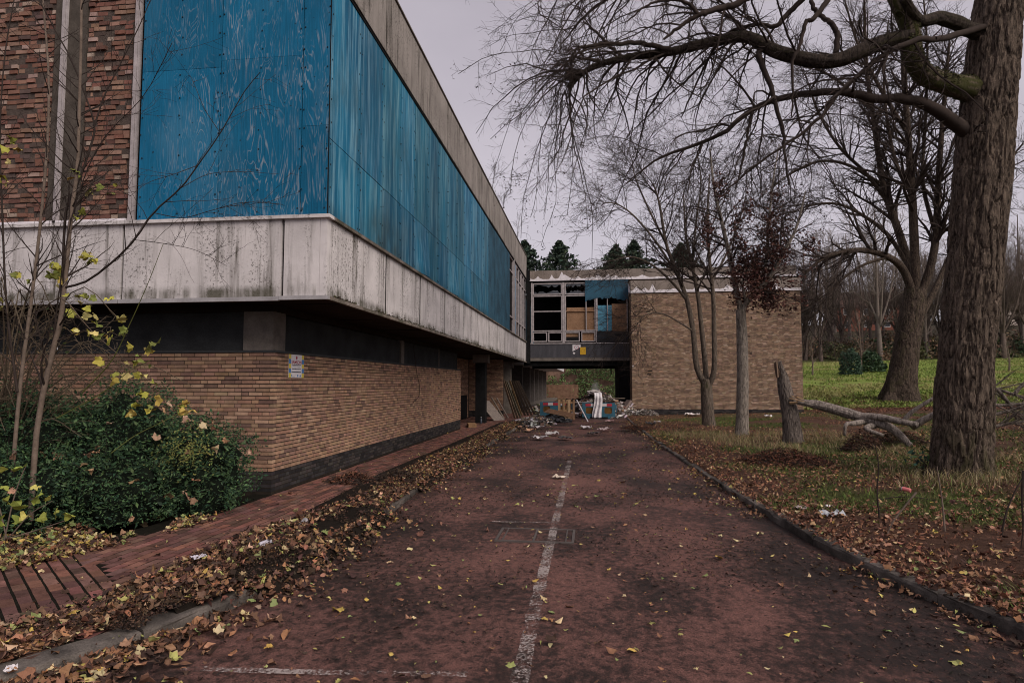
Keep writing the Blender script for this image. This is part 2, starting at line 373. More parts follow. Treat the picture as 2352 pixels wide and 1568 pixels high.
b = NB('kerb_concrete'); p = b.pos()
MAT['kerb'] = b.out(b.mix(1.0, b.mix(1.0, b.mix(b.ramp(b.noise(p, 2.2, 5, .65), [(.35, 0.0), (.65, 1.0)]), (.045, .04, .037), (.18, .155, .138)), b.ramp(b.n('ShaderNodeObjectInfo').outputs['Random'], [(0.0, .6), (1.0, 1.3)]), 'MULTIPLY'), b.ramp(b.noise(p, 90, 3, .7), [(.25, .6), (.75, 1.35)]), 'MULTIPLY'), .85, b.bump(b.noise(p, 60, 4, .7), .7, .012))
b = NB('ground_soil_grass'); p = b.pos(); n1 = b.noise(p, 9, 6, .7); n2 = b.noise(p, 55, 4, .75); n3 = b.noise(p, .6, 4, .6)
c = b.mix(1.0, b.attr(), b.ramp(n1, [(.25, .55), (.7, 1.25)]), 'MULTIPLY'); c = b.mix(1.0, c, b.ramp(n2, [(.2, .5), (.8, 1.45)]), 'MULTIPLY'); c = b.mix(1.0, c, b.ramp(n3, [(.3, .8), (.7, 1.15)]), 'MULTIPLY')
MAT['ground'] = b.out(c, .95, b.bump(b.math('ADD', n1, n2), .9, .05), spec=.1)

def bark(name, c0, c1, moss, sc=1.0):
    b = NB(name); p = b.pos(); v = b.map(p, (5 * sc, 5 * sc, 1.15 * sc)); n = b.noise(v, 2.6, 7, .74, .9); f = b.noise(p, 50, 4, .7)
    c = b.mix(b.ramp(n, [(.38, 0.0), (.60, 1.0)]), c0, c1); c = b.mix(1.0, c, b.ramp(f, [(.2, .55), (.8, 1.4)]), 'MULTIPLY')
    c = b.mix(b.math('MULTIPLY', b.attr(), 1.0), c, b.mix(f, (.022, .026, .009), (.06, .06, .017))) if moss else c
    return b.out(c, .95, b.bump(b.math('ADD', n, b.math('MULTIPLY', f, .4)), .8, .03), spec=.1)
MAT['bark_big'] = bark('furrowed_bark', (.017, .013, .011), (.155, .118, .093), True, 1.5)
MAT['bark_limb'] = bark('backlit_limb_bark', (.012, .010, .009), (.062, .048, .040), True, 1.6)  # darker than the trunk bark: the limbs' backlit shade is put into the colour
MAT['bark_beech'] = bark('beech_bark', (.018, .014, .012), (.105, .079, .062), True, 1.2)
MAT['bark_pale_trunk'] = bark('pale_grey_bark', (.075, .062, .053), (.29, .25, .215), False, 1.8)
MAT['log_bark'] = bark('bleached_log_bark', (.07, .058, .052), (.33, .28, .25), False, 1.4)
MAT['bark_mid'] = bark('grey_bark', (.045, .037, .03), (.165, .13, .105), True, 1.6)
MAT['bark_dead'] = bark('dead_wood_bark', (.04, .033, .03), (.20, .165, .145), False, 1.3)
# ------------------------------------------------------------------ terrain, road, kerbs, pavement
_ry = np.array([-14, 0, 2.2, 3.2, 4, 4.81, 5.94, 7.41, 9.47, 19.2, 29.2, 34, 70]); _rx = np.array([9, 6.4, 4.7, 3.75, 3.25, 2.89, 2.59, 2.35, 2.2, 1.85, 1.7, 1.78, 1.78])
_ly = np.array([-14, 0, 1.6, 2.6, 3.45, 4.3, 5.05, 7.7, 11.4, 23, 36, 70]); _lx = np.array([-12, -8, -5.6, -4.1, -3.28, -2.88, -2.7, -2.64, -2.84, -2.8, -2.8, -2.8])
XR = lambda y: np.interp(y, _ry, _rx)
XL = lambda y: np.interp(y, _ly, _lx)
ROAD_Z = -0.085
def hgt(x, y):
    x = np.asarray(x, float); y = np.asarray(y, float)
    h = .03 * np.log1p(np.exp(np.clip((x - 4) * 1.5, -30, 30))) / 1.5 * (1 - .5 * sstep(60, 200, x))
    h = h + .072 * np.clip(y - 36, 0, 55) * sstep(7, 15, x)
    h = h + .02 * np.clip(x - 22, 0, 60) * sstep(36, 60, y)
    h = h + .15 * np.clip(y - 88, 0, 70) * sstep(-20, 20, x)
    h = h + (fbm(np.stack([x * .9, y * .9, x * 0], -1), 3, 3) - .5) * .12 * sstep(2.4, 4.5, x)
    return h
def ground_at(px, py):               # where the sight line through a pixel meets the terrain
    d = ray(px, py); d = d / d[1]; t = 2.0
    for _ in range(4000):
        q = np.array([0, 0, EYE]) + d * t
        if q[2] <= hgt(q[0], q[1]): break
        t += .02
    return q
gx = np.unique(np.concatenate([np.linspace(-260, -14, 24), np.arange(-14, 1.3, .4), np.arange(1.3, 3.6, .09), np.arange(3.6, 14, .25), np.arange(14, 40, .8), np.linspace(40, 420, 60)]))
gy = np.unique(np.concatenate([np.linspace(-60, 0, 12), np.arange(0, 30, .3), np.arange(30, 100, .7), np.linspace(100, 900, 60)]))
GX, GY = np.meshgrid(gx, gy)
H = hgt(GX, GY)
inroad = (GX < XR(GY) + .07)
H = np.where(inroad & (GY < 75) & (GX > -16), -.16, H)
cS = np.array([.055, .04, .03]); cL = np.array([.105, .057, .04]); cG = np.array([.075, .105, .026]); cF = np.array([.20, .265, .058]); cW = np.array([.05, .042, .028]); cY = np.array([.15, .125, .06])
P3 = np.stack([GX, GY, GX * 0], -1); na = fbm(P3 * .55, 4, 11); nb_ = fbm(P3 * .25, 3, 21)
wF = sstep(36.5, 42, GY) * sstep(6, 9, GX); wF = np.maximum(wF, sstep(34, 37, GY - (GX - 11) * .35) * sstep(9.5, 11, GX))
leafy = np.clip(1.35 - np.hypot((GX - 19) / 10, (GY - 37.5) / 5.0), 0, 1)
wG = .75 * sstep(.46, .66, na + .18 * sstep(3, 9, GX) * (1 - sstep(14, 22, GY)) - .12 * sstep(6, 3, GX))
colr = cL * (1 - wG[..., None]) + (cG * .75) * wG[..., None]
colr = colr * (1 - .35 * sstep(.5, .7, nb_)[..., None]) + cY * (.35 * sstep(.5, .7, nb_)[..., None])
colr = colr * (1 - wF[..., None]) + (cF * (1 - .35 * sstep(.45, .7, nb_)[..., None]) + cY * .35 * sstep(.45, .7, nb_)[..., None]) * wF[..., None]
lf = sstep(.15, .6, leafy)[..., None]; colr = colr * (1 - lf) + np.array([.115, .055, .036]) * lf
wd = sstep(82, 92, GY)[..., None]; colr = colr * (1 - wd) + cW * wd
ny_, nx_ = GX.shape; ii = np.arange(ny_ * nx_).reshape(ny_, nx_)
FQ = np.stack([ii[:-1, :-1], ii[:-1, 1:], ii[1:, 1:], ii[1:, :-1]], -1).reshape(-1, 4)
me = new_mesh('ground', np.stack([GX, GY, H], -1).reshape(-1, 3), FQ, colr.reshape(-1, 3), True)
link('ground', me, MAT['ground'], kind='structure')

ys = np.concatenate([np.linspace(-10, 3, 20), np.arange(3.2, 36, .4), np.linspace(36.5, 72, 30)]); us = np.linspace(0, 1, 13)
rx0 = XL(ys) - .02; rx1 = XR(ys) + .04; VX_ = rx0[:, None] + (rx1 - rx0)[:, None] * us
VZ_ = ROAD_Z + .012 * (fbm(np.stack([VX_ * 1.2, ys[:, None] * 1.2 + VX_ * 0, VX_ * 0], -1), 3, 4) - .5)
ii = np.arange(VX_.size).reshape(VX_.shape)
road = link('road', new_mesh('road', np.stack([VX_, ys[:, None] + VX_ * 0, VZ_], -1).reshape(-1, 3), np.stack([ii[:-1, :-1], ii[:-1, 1:], ii[1:, 1:], ii[1:, :-1]], -1).reshape(-1, 4), None, True), MAT['road'], kind='structure')
def strip(pts, w, z, name, par):
    p = spline(pts, 60); t = unit(np.gradient(p, axis=0)); s_ = np.stack([t[:, 1], -t[:, 0]], -1) * w / 2
    ww = (1 + .12 * rng.normal(size=(60, 1)))
    V = np.concatenate([np.c_[p - s_ * ww, np.full(60, z)], np.c_[p + s_ * ww, np.full(60, z)]]); i = np.arange(59)
    return link(name, new_mesh(name, V, np.stack([i, i + 1, i + 61, i + 60], -1)), MAT['paint'], par)
strip([(-.50, 14.5), (-.48, 12), (-.46, 8), (-.45, 5.5), (-.43, 3.75)], .10, ROAD_Z + .012, 'road_marking', road)
strip([(-2.55, 3.72), (-1.6, 3.78), (-.75, 3.86)], .065, ROAD_Z + .0125, 'road_marking', road)
strip([(-1.25, 8.05), (-.52, 8.07)], .06, ROAD_Z + .0118, 'road_marking', road)

# manhole cover set in the road
mc = thing('manhole_cover', 'rectangular metal manhole frame set flush in the red road by the white line', 'manhole cover', (-.62, 7.4, ROAD_Z))
cz = ROAD_Z + .013; cM = (.10, .085, .08)
g = G()
for x0, x1, y0, y1 in ((-1.08, -.20, 7.08, 7.11), (-1.08, -.20, 7.68, 7.71), (-1.08, -1.05, 7.11, 7.68), (-.23, -.20, 7.11, 7.68), (-.66, -.635, 7.11, 7.68), (-.30, -.285, 7.11, 7.68), (-1.0, -.985, 7.11, 7.68)): g.box(x0, x1, y0, y1, cz - .03, cz + .004, cM)
g.build('frame', MAT['col'], mc)
for x0, x1 in ((-1.045, -.665), (-.63, -.235)):
    bx('lid', MAT['road'], mc, x0, x1, 7.115, 7.675, cz - .04, cz - .002)

def kerb_row(name, fx, side, y0, y1, width, pitch, top, par_name):
    par = struct(par_name); y = y0
    yy = np.arange(y0, y1, .02); xx = fx(yy); s = np.r_[0, np.cumsum(np.hypot(np.diff(xx), np.diff(yy)))]
    for k in range(int(s[-1] / pitch)):
        a, e = k * pitch + .008, (k + 1) * pitch - .008
        sa = np.linspace(a, e, 5); cx_ = np.interp(sa, s, xx); cy_ = np.interp(sa, s, yy)
        t = unit(np.stack([np.gradient(cx_), np.gradient(cy_)], -1)); nrm = np.stack([t[:, 1], -t[:, 0]], -1) * side
        # cross-section: from the road side over the rounded nose to the back
        dz = rng.normal(0, .007); sec = [(0, -.2), (.004, -.03), (.014, -.008), (.04, .0), (width, .0), (width, -.2)]
        V = []
        for q in range(5):
            for o_, z in sec: V.append([cx_[q] + nrm[q, 0] * o_ + (rng.normal(0, .006) if z > -.1 else 0), cy_[q] + nrm[q, 1] * o_, top - sink(cy_[q]) + z + dz + (rng.normal(0, .003) if z > -.1 else 0)])
        n = len(sec); Fq = [[q * n + i, q * n + (i + 1) % n, (q + 1) * n + (i + 1) % n, (q + 1) * n + i] for q in range(4) for i in range(n)]
        V = np.array(V); c = V.mean(0)
        link('kerb_stone', new_mesh('kerb_stone', V - c, [np.array(Fq), np.array([list(range(n)), list(range(4 * n, 5 * n))])], None), MAT['kerb'], par, c)
sink = lambda y: .0
kerb_row('kerb', XL, -1, 2.6, 34, .2, .92, .005, 'kerb')
sink = lambda y: float(.045 * sstep(8.5, 13, y))
kerb_row('kerb', XR, 1, 2.4, 33.5, .14, .92, .015, 'kerb')

# brick pavement on the left
PLx = lambda y: np.interp(y, [0, 3, 4.2, 5.2, 6.2, 7, 8.2, 9.1, 23, 23.2, 36], [-7.5, -6.6, -6.0, -5.35, -5.0, -4.85, -4.78, -4.79, -4.79, -6.0, -6.0])
pav = struct('pavement')
ys = np.arange(.5, 36, .25); V = np.concatenate([np.c_[PLx(ys) - .3, ys, np.full(len(ys), -.0048)], np.c_[XL(ys) - .1, ys, np.full(len(ys), -.0048)]]); i = np.arange(len(ys) - 1); n = len(ys)
link('bedding', new_mesh('bedding', V, np.stack([i, i + n, i + n + 1, i + 1], -1)), simple('joint_moss', (.012, .011, .008), .95, .5, 20), pav)
pc = [];  pr_ = []
ca, sa = math.cos(R_(-40)), math.sin(R_(-40))
def corner_zone(x, y): return (y < 4.95 - .75 * (x + 3.9)) & (x < -3.85)
for r in np.arange(-6.6, -2.7, .106):
    for k, y in enumerate(np.arange(2.4 + (.105 if int(round(r / .106)) % 2 else 0), 35.8, .212)):
        if PLx(y) + .04 < r < XL(y) - .21 and not corner_zone(r, y): pc.append((r, y)); pr_.append(math.pi / 2)
for u in np.arange(-4, 4, .209):
    for v in np.arange(-3, 3, .109):
        x, y = -5 + u * ca - v * sa, 4 + u * sa + v * ca
        if corner_zone(x, y) and PLx(y) < x < XL(y) - .21 and y > 2.5: pc.append((x, y)); pr_.append(R_(-40))
pc = np.array(pc); pr_ = np.array(pr_) + rng.normal(0, .012, len(pc)); pz = rng.normal(-.030, .0011, len(pc)) + .004 * (fbm(np.c_[pc * 1.1, pc[:, :1] * 0], 3, 8) - .5)
PCOL = [(.20, .098, .08), (.155, .078, .066), (.125, .068, .058), (.235, .11, .088), (.17, .095, .08)]
dist = np.hypot(pc[:, 0] + 1.5, pc[:, 1]); vis = np.argsort(dist); top = vis[:300]; rest = vis[300:]
MAT['paver'] = simple('red_clay_paver', None, .8, .45, 7, .5, 60)
pm = []
for c in pal(14, PCOL, v=.25):
    g = G().boxes([[0, 0, 0]], [[.194, .088, .06]], c, jit=.0025); pm.append(new_mesh('paver', np.vstack(g.V), [np.vstack(f) for f in g.F.values()], np.vstack(g.C)))
for k in top:
    o = link('paver', pm[rng.integers(14)], MAT['paver'], pav, (pc[k, 0], pc[k, 1], pz[k])); o.rotation_euler = (rng.normal(0, .006), rng.normal(0, .006), pr_[k])
g = G().boxes(np.c_[pc[rest], pz[rest]], [.194, .088, .06], pal(len(rest), PCOL, v=.25), pr_[rest]); g.build('paving', MAT['paver'], pav, kind='stuff')
# ------------------------------------------------------------------ brickwork
OCOL = [(.375, .232, .155), (.335, .203, .138), (.265, .162, .118), (.40, .262, .178), (.20, .125, .098), (.34, .205, .15), (.31, .20, .133), (.315, .188, .14), (.35, .222, .152)]
DCOL = [(.034, .031, .033), (.046, .042, .043), (.026, .024, .026), (.06, .052, .05)]
RCOL = [(.20, .105, .08), (.25, .14, .105), (.15, .08, .065), (.28, .17, .13), (.38, .28, .235), (.11, .075, .068), (.22, .11, .085), (.24, .14, .105), (.19, .095, .072)]
def courses(a0, a1, z0, z1, ch, start=0):
    """brick runs in a wall between a0 and a1: two stretchers and a header, lapped course by course"""
    out = []; zs = np.arange(z0, z1 - ch * .6, ch)
    for r, z in enumerate(zs):
        a = a0 - (((r + start) % 2) * .281 + ((r + start) % 5 // 4) * .11); seq = 0
        while a < a1:
            ln = (.225, .225, .1125)[seq % 3]; seq += 1
            s, e = max(a, a0), min(a + ln, a1); a += ln
            if e <= a0: continue
            if e - s <= .06 and s <= a0 + 1e-6: a = a0; continue
            if e - s > .06: out.append((s + .005, e - (.005 if e < a1 - 1e-6 else 0), z + ch / 2))
            elif e - s > .001 and e >= a1 - 1e-6 and out: out[-1] = (out[-1][0], a1, out[-1][2])
    return np.array(out)
_bc = {}
def brick_mesh(ln, dep, ht, cols, key):
    k = (key, round(ln, 3), dep)
    if k not in _bc:
        _bc[k] = []
        for c in pal(9, cols, v=.15):
            g = G().boxes([[0, 0, 0]], [[ln, dep, ht]], c, jit=.0018); _bc[k].append(new_mesh('brick', np.vstack(g.V), [np.vstack(f) for f in g.F.values()], np.vstack(g.C)))
    return _bc[k][rng.integers(len(_bc[k]))]
def lay(items, parent, cols, key, n_single, mat, name='brick', rest='brickwork', ht=.0475, dep=.10, score=None):
    """items: centre x, y, z, length, rz. The n_single nearest are objects of their own, the others one part"""
    items = np.array(items); sc_ = np.hypot(items[:, 0], items[:, 1]) if score is None else score(items); od = np.argsort(sc_)
    one, rs = od[:n_single], od[n_single:]
    for k in one:
        x, y, z, ln, rz = items[k]
        o = link(name, brick_mesh(ln, dep, ht, cols, key), mat, parent, (x, y, z)); o.rotation_euler = (0, 0, rz)
    if len(rs):
        it = items[rs]; g = G().boxes(it[:, :3], np.c_[it[:, 3], np.full(len(it), dep), np.full(len(it), ht)], pal(len(it), cols, v=.15), it[:, 4]); g.build(rest, mat, parent, kind='stuff')

# ------------------------------------------------------------------ the long two-storey building on the left
BX, BY, BE = -3.7, 8.5, 36.35          # side face, front face, far end
Z0, Z1, Z2, Z3 = 2.88, 4.05, 7.68, 8.98  # soffit, sill of the upper storey, parapet foot, parapet top
WX, WY, WT = -4.78, 9.15, 2.13         # lower brick wall
bd = thing('school_building', 'derelict two-storey block with blue boarded upper storey over a white concrete band', 'building', (-10, 20, 0))

lw = G().box(-16, WX - .006, WY + .006, 23.1 - .006, -.3, WT).build('lower_wall', MAT['mortar'], bd)
it = []
for s, e, z in courses(-9.8, WX, .33, WT, .06): it.append(((s + e) / 2, WY + .05 + rng.normal(0, .0015), z, e - s, 0))
for s, e, z in courses(WY + .102, 23.1, .33, WT, .06, 1): it.append((WX - .05 + rng.normal(0, .0015), (s + e) / 2, z, e - s, math.pi / 2))
lay(it, lw, OCOL, 'o', 300, MAT['brick'], score=lambda i: np.hypot(i[:, 0] - WX * .999, (i[:, 1] - WY) * .55) + 0 * i[:, 2])
pl = G().box(-16, WX - .0085, WY + .0085, 23.09, -.3, .31).build('plinth', MAT['mortar'], bd)
it = []
for s, e, z in courses(-7.5, WX - .003, .03, .335, .06): it.append(((s + e) / 2, WY + .053, z, e - s, 0))
for s, e, z in courses(WY + .105, 23.1, .03, .335, .06, 1): it.append((WX - .053, (s + e) / 2, z, e - s, math.pi / 2))
lay(it, pl, DCOL, 'd', 120, MAT['brick'], name='plinth_brick', rest='plinth_brickwork')
g = G().box(-16, WX + .02, WY - .02, WY + .2, WT + .001, WT + .035, (.05, .052, .055)).box(WX - .2, WX + .02, WY + .2, 23.1, WT + .001, WT + .035, (.05, .052, .055)); g.build('wall_coping', MAT['col'], bd)
# dark band of boarded windows above the brick
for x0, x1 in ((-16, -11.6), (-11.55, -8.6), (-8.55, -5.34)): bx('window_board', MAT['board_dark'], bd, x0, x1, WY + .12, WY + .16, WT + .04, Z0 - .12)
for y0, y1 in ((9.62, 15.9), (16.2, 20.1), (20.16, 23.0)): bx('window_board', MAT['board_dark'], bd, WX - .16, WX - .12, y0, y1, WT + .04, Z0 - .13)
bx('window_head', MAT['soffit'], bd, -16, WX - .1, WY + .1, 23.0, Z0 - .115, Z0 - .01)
bx('corner_post', MAT['concrete'], bd, -5.33, WX - .06, WY + .06, 9.6, WT + .036, Z0 - .116)
bx('window_post', MAT['concrete'], bd, WX - .22, WX - .08, 15.92, 16.18, WT + .036, Z0 - .116)
bx('window_post', MAT['concrete'], bd, WX - .2, WX - .1, 20.1, 20.16, WT + .036, Z0 - .116)
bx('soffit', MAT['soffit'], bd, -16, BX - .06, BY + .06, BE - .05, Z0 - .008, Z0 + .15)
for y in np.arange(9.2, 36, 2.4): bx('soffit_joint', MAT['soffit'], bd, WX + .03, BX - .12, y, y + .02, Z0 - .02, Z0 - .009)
# recess with columns past the brick wall
rw = bx('recess_wall', MAT['mortar'], bd, -6.3, -6.06, 23.1, 31.4, -.3, Z0 - .02)
it = [(-6.05 - .05, (s + e) / 2, z, e - s, math.pi / 2) for s, e, z in courses(23.12, 31.1, .0, Z0 - .06, .06)]
lay(it, rw, OCOL, 'r', 0, MAT['brick'])
rw2 = bx('recess_end_wall', MAT['mortar'], bd, -6.06, -4.34, 31.22, 31.5, -.3, Z0 - .02)
it = [((s + e) / 2, 31.2 + .05, z, e - s, 0) for s, e, z in courses(-6.04, -4.33, .32, Z0 - .06, .06)]
lay(it, rw2, OCOL, 'r2', 0, MAT['brick'])
it = [((s + e) / 2, 31.2 + .05, z, e - s, 0) for s, e, z in courses(-6.04, -4.33, .0, .30, .06)]
lay(it, rw2, DCOL, 'r3', 0, MAT['brick'], rest='dark_brickwork')
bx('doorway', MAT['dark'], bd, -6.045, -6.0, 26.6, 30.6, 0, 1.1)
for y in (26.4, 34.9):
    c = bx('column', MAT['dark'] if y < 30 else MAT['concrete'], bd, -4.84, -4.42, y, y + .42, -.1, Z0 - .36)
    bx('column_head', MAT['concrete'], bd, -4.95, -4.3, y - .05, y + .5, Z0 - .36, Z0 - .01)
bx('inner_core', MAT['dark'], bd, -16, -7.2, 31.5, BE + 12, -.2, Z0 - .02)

# white concrete band, panel by panel
seams = [BY, 11.13, 13.48, 15.84, 18.2, 20.48, 22.76, 25.0, 27.2, 29.35, 31.48, 33.6, 35.75, BE]
for a, e in zip(seams[:-1], seams[1:]): bx('fascia_panel', MAT['fascia'], bd, BX - .1, BX + rng.normal(0, .004), a + (.04 if a > BY else 0), e - .04, Z0 + .0, Z1 - .05)
MAS = simple('black_mastic', (.022, .02, .019), .8, .4, 20)
for a in seams[1:-1]:
    bx('fascia_joint', MAS, bd, BX - .06, BX - .010, a - .05, a + .05, Z0 + .01, Z1 - .06); bx('parapet_joint', MAS, bd, BX - .1, BX + .018, a - .03, a + .03, Z2 + .03, Z3 - .01)
fx = [BX, -4.36, -6.85, -9.3, -11.8, -14.2, -16]
for a, e in zip(fx[:-1], fx[1:]): bx('fascia_panel', MAT['fascia'], bd, e + .025, a - (.104 if a == BX else .02), BY + rng.normal(0, .003), BY + .1, Z0, Z1 - .05)
bx('fascia_core', MAT['dark'], bd, -16, BX - .09, BY + .06, BE - .03, Z0 + .15, Z1 - .1)
g = G().box(-16, BX + .055, BY - .055, BY + .12, Z1 - .049, Z1 + .0, (.40, .36, .37)); g.build('sill_ledge', MAT['fascia'], bd)
g = G().box(BX - .1, BX + .055, BY + .12, BE, Z1 - .049, Z1 + .0, (.3, .3, .3)); g.build('sill_ledge', MAT['parapet2'], bd)
g = G()
for a, e in ((-16, -9.3), (-9.29, -6.86), (-6.85, -4.38)): g.box(a, e, BY - .06, BY - .002, Z0 - .055, Z0 + .004)
g.box(-4.375, BX + .06, BY - .06, BY - .002, Z0 - .045, Z0 + .01); g.build('drip_trim', MAT['alu'], bd)
g = G().box(BX + .002, BX + .06, BY - .002, BE, Z0 - .045, Z0 + .006); g.build('drip_trim', MAT['parapet2'], bd)
# moss cushions and weeds along the band foot
N = 2600; yy = BY + (BE - BY) * rng.uniform(0, 1, N) ** 1.6; keep = fbm(np.c_[yy * 1.3, yy * 0, yy * 0], 3, 5) > .46; yy = yy[keep]; N = len(yy)
g = G(); scatter(g, 'quad', np.c_[BX + .02 + rng.uniform(0, .035, N), yy, Z0 + .012 + rng.gamma(1.2, .012, N)], rng.uniform(.015, .05, N), pal(N, [(.07, .075, .03), (.04, .04, .025), (.10, .07, .05), (.05, .035, .03)], v=.35), 1.0)
g.build('moss', MAT['leaf'], bd, kind='stuff')

# upper storey: boards
bx('upper_core', MAT['dark'], bd, -16, BX - .09, BY + .25, BE - .03, Z1 + .0, Z3 - .15)
def board(name, mat, x0, x1, y0, y1, z0, z1, C=(.5, .5, .5)): return bx(name, mat, bd, x0, x1, y0, y1, z0, z1, C)
for k, (x0, x1, z0, z1) in enumerate(((-6.66, -5.39, Z1 + .01, 6.32), (-5.386, -4.12, Z1 + .012, 6.42), (-6.66, -5.39, 6.325, Z2 + .3), (-5.386, -4.12, 6.425, Z2 + .3), (-4.116, BX - .012, Z1 + .015, 5.36), (-4.116, BX - .012, 5.364, Z2 + .3))):
    d = rng.normal(0, .003); w = (1.08, .92, .9, 1.02, .85, .98)[k]; board('blue_board', MAT['ply_front'], x0 + .003, x1 - .003, BY + .015 + d, BY + .04 + d, z0, z1, (w, w, w))
bx('corner_bead', MAT['dark'], bd, BX - .012, BX - .004, BY + .012, BY + .03, Z1, Z2 + .3)
ysm = [BY + .03, 9.72, 10.85, 11.95, 12.94, 14.05, 15.09, 16.13, 17.26, 18.29, 19.42, 20.55, 21.68, 22.82]
for k, (a, e) in enumerate(zip(ysm[:-1], ysm[1:])):
    for z0, z1, up_ in ((Z1 + .012, 5.17, 0), (5.182, Z2, 1)):
        flare = (.0 if up_ else rng.choice([.0, .03, .09, .13])) if k > 3 else 0
        w = rng.uniform(.72, 1.2); cc = (w, w * rng.uniform(.95, 1.05), w)
        g = G().box(BX - .03, BX - .006 + rng.normal(0, .002), a + .006, e - .006, z0, z1, cc)
        V = g.V[0]; low = V[:, 2] < (z0 + z1) / 2
        if flare: V[low & (V[:, 1] > (a + e) / 2), 0] += flare; V[low & (V[:, 1] > (a + e) / 2), 1] -= .02
        g.build('blue_board', MAT['ply_side'], bd)
for a, e in ((22.83, 24.3), (24.304, 26.0), (26.004, 27.7), (27.704, 28.93)): bx('dark_board', MAT['osb_blue'], bd, BX - .03, BX - .008 + rng.normal(0, .003), a, e, Z1 + .01, Z2)
for a in ysm[1:]: bx('board_joint', MAS, bd, BX - .05, BX - .012, a - .02, a + .02, Z1 + .01, Z2)
bx('board_joint', MAS, bd, BX - .05, BX - .0125, BY + .04, 22.8, 5.15, 5.19)
# screw heads
g = G(); pts = []
for x in (-6.63, -6.03, -5.42, -5.36, -4.76, -4.15, -4.09, -3.74):
    for z in np.arange(Z1 + .08, Z2 + .25, .3): pts.append((x + rng.normal(0, .012), BY + .012, z + rng.normal(0, .02)))
g.boxes(pts, [.016, .012, .016], (.02, .03, .04))
pts = [(BX - .006, y + s_ + rng.normal(0, .01), z + rng.normal(0, .02)) for y in ysm for s_ in (-.05, .05) for z in np.arange(Z1 + .1, Z2, .32) if BY + .05 < y + s_ < 22.8]
g.boxes(pts, [.016, .02, .02], (.02, .03, .04)); g.build('screw_heads', MAT['col'], bd, kind='stuff')
# rows of windows at the far end
def side_window(y0, y1):
    f = G()
    for a in (y0, y1 - .07): f.box(BX - .12, BX - .02, a, a + .07, Z1 + .003, Z2 - .02)
    for z in (Z1 + .003, Z1 + .72, Z2 - .75, Z2 - .09): f.box(BX - .115, BX - .025, y0 + .07, y1 - .07, z, z + .06)
    w = f.build('window', MAT['frame'], bd)
    return w
for a in (28.95, 30.5, 31.7, 32.9, 34.1, 35.2):
    w = side_window(a, a + (1.5 if a < 30 else 1.15)); bx('pane', MAT['glass'] if a > 29 else MAT['dark'], w, BX - .085, BX - .08, a + .08, a + (1.4 if a < 30 else 1.05), Z1 + .8, Z2 - .76)
bx('window_mullion_post', MAT['alu'], bd, BX - .1, BX + .05, 30.46, 30.5, Z1, Z2)
bx('light_blue_board', simple('pale_blue_board', (.22, .29, .38), .6), bd, BX - .05, BX - .03, 30.55, 31.6, Z1 + .05, Z2 - .1)
# parapet
for a, e in zip(seams[:-1], seams[1:]): bx('parapet_panel', MAT['parapet'], bd, BX - .2, BX + .03 + rng.normal(0, .003), a + (.022 if a > BY else .0), e - .022, Z2 + .02, Z3)
bx('parapet_soffit', MAT['dark'], bd, BX - .2, BX + .012, BY + .25, BE, Z2 - .03, Z2 + .015)
for a, e in zip(fx[:-1], fx[1:]): bx('parapet_panel', MAT['parapet'], bd, e + .01, a - (.21 if a == BX else .01), BY - .03, BY + .16, Z2 + .32, Z3)
g = G().box(BX - .24, BX + .06, BY - .06, BE, Z3 + .001, Z3 + .035, (.2, .2, .2)); g.build('parapet_coping', MAT['concrete'], bd)
bx('roof', MAT['concrete'], bd, -16, BX - .21, BY + .17, BE, Z3 - .35, Z3 - .14)
# left half of the front: rough brick infill between concrete posts and white strips
inf = bx('brick_infill', MAT['mortar_red'], bd, -16, -6.83, BY + .078, BY + .24, Z1 + .02, Z3 - .3)
it = []
for xa, xb in ((-7.62, -6.86), (-9.4, -8.2)):
    z = Z1 + .06
    while z < Z2 + .25:
        x = xa + rng.uniform(-.12, 0); ch = rng.uniform(.07, .085)
        while x < xb:
            ln = rng.choice([.19, .16, .10, .13], p=[.3, .3, .2, .2]); s, e = max(x, xa), min(x + ln, xb); x += ln + rng.uniform(.008, .02)
            if e - s > .04 and rng.random() > .03: it.append(((s + e) / 2, BY + .1 + rng.normal(0, .012), z + ch / 2 + rng.normal(0, .005), round(e - s, 2), rng.normal(0, .03)))
        z += ch
lay(it, inf, RCOL, 'red', 300, MAT['brick'], name='rough_brick', rest='rough_brickwork', ht=.058, dep=.07, score=lambda i: -i[:, 0])
for xa, xb in ((-8.18, -8.06), (-7.96, -7.64)): bx('concrete_post', simple('stained_post', (.085, .072, .062), .9, .5, 5), bd, xa, xb, BY + .05, BY + .16, Z1 + .002, Z2 + .3)
for xa, xb in ((-6.80, -6.74), (-8.03, -7.97)):
    g = G().box(xa, xb - .015, BY + .0, BY + .07, Z1 + .002, Z2 + .3).box(xb - .008, xb + .012, BY + .012, BY + .08, Z1 + .002, Z2 + .3); g.build('white_strip', MAT['frame'], bd)
bx('bottom_strip', MAT['flash'], bd, -16, -6.835, BY + .0, BY + .06, Z1 + .002, Z1 + .05)

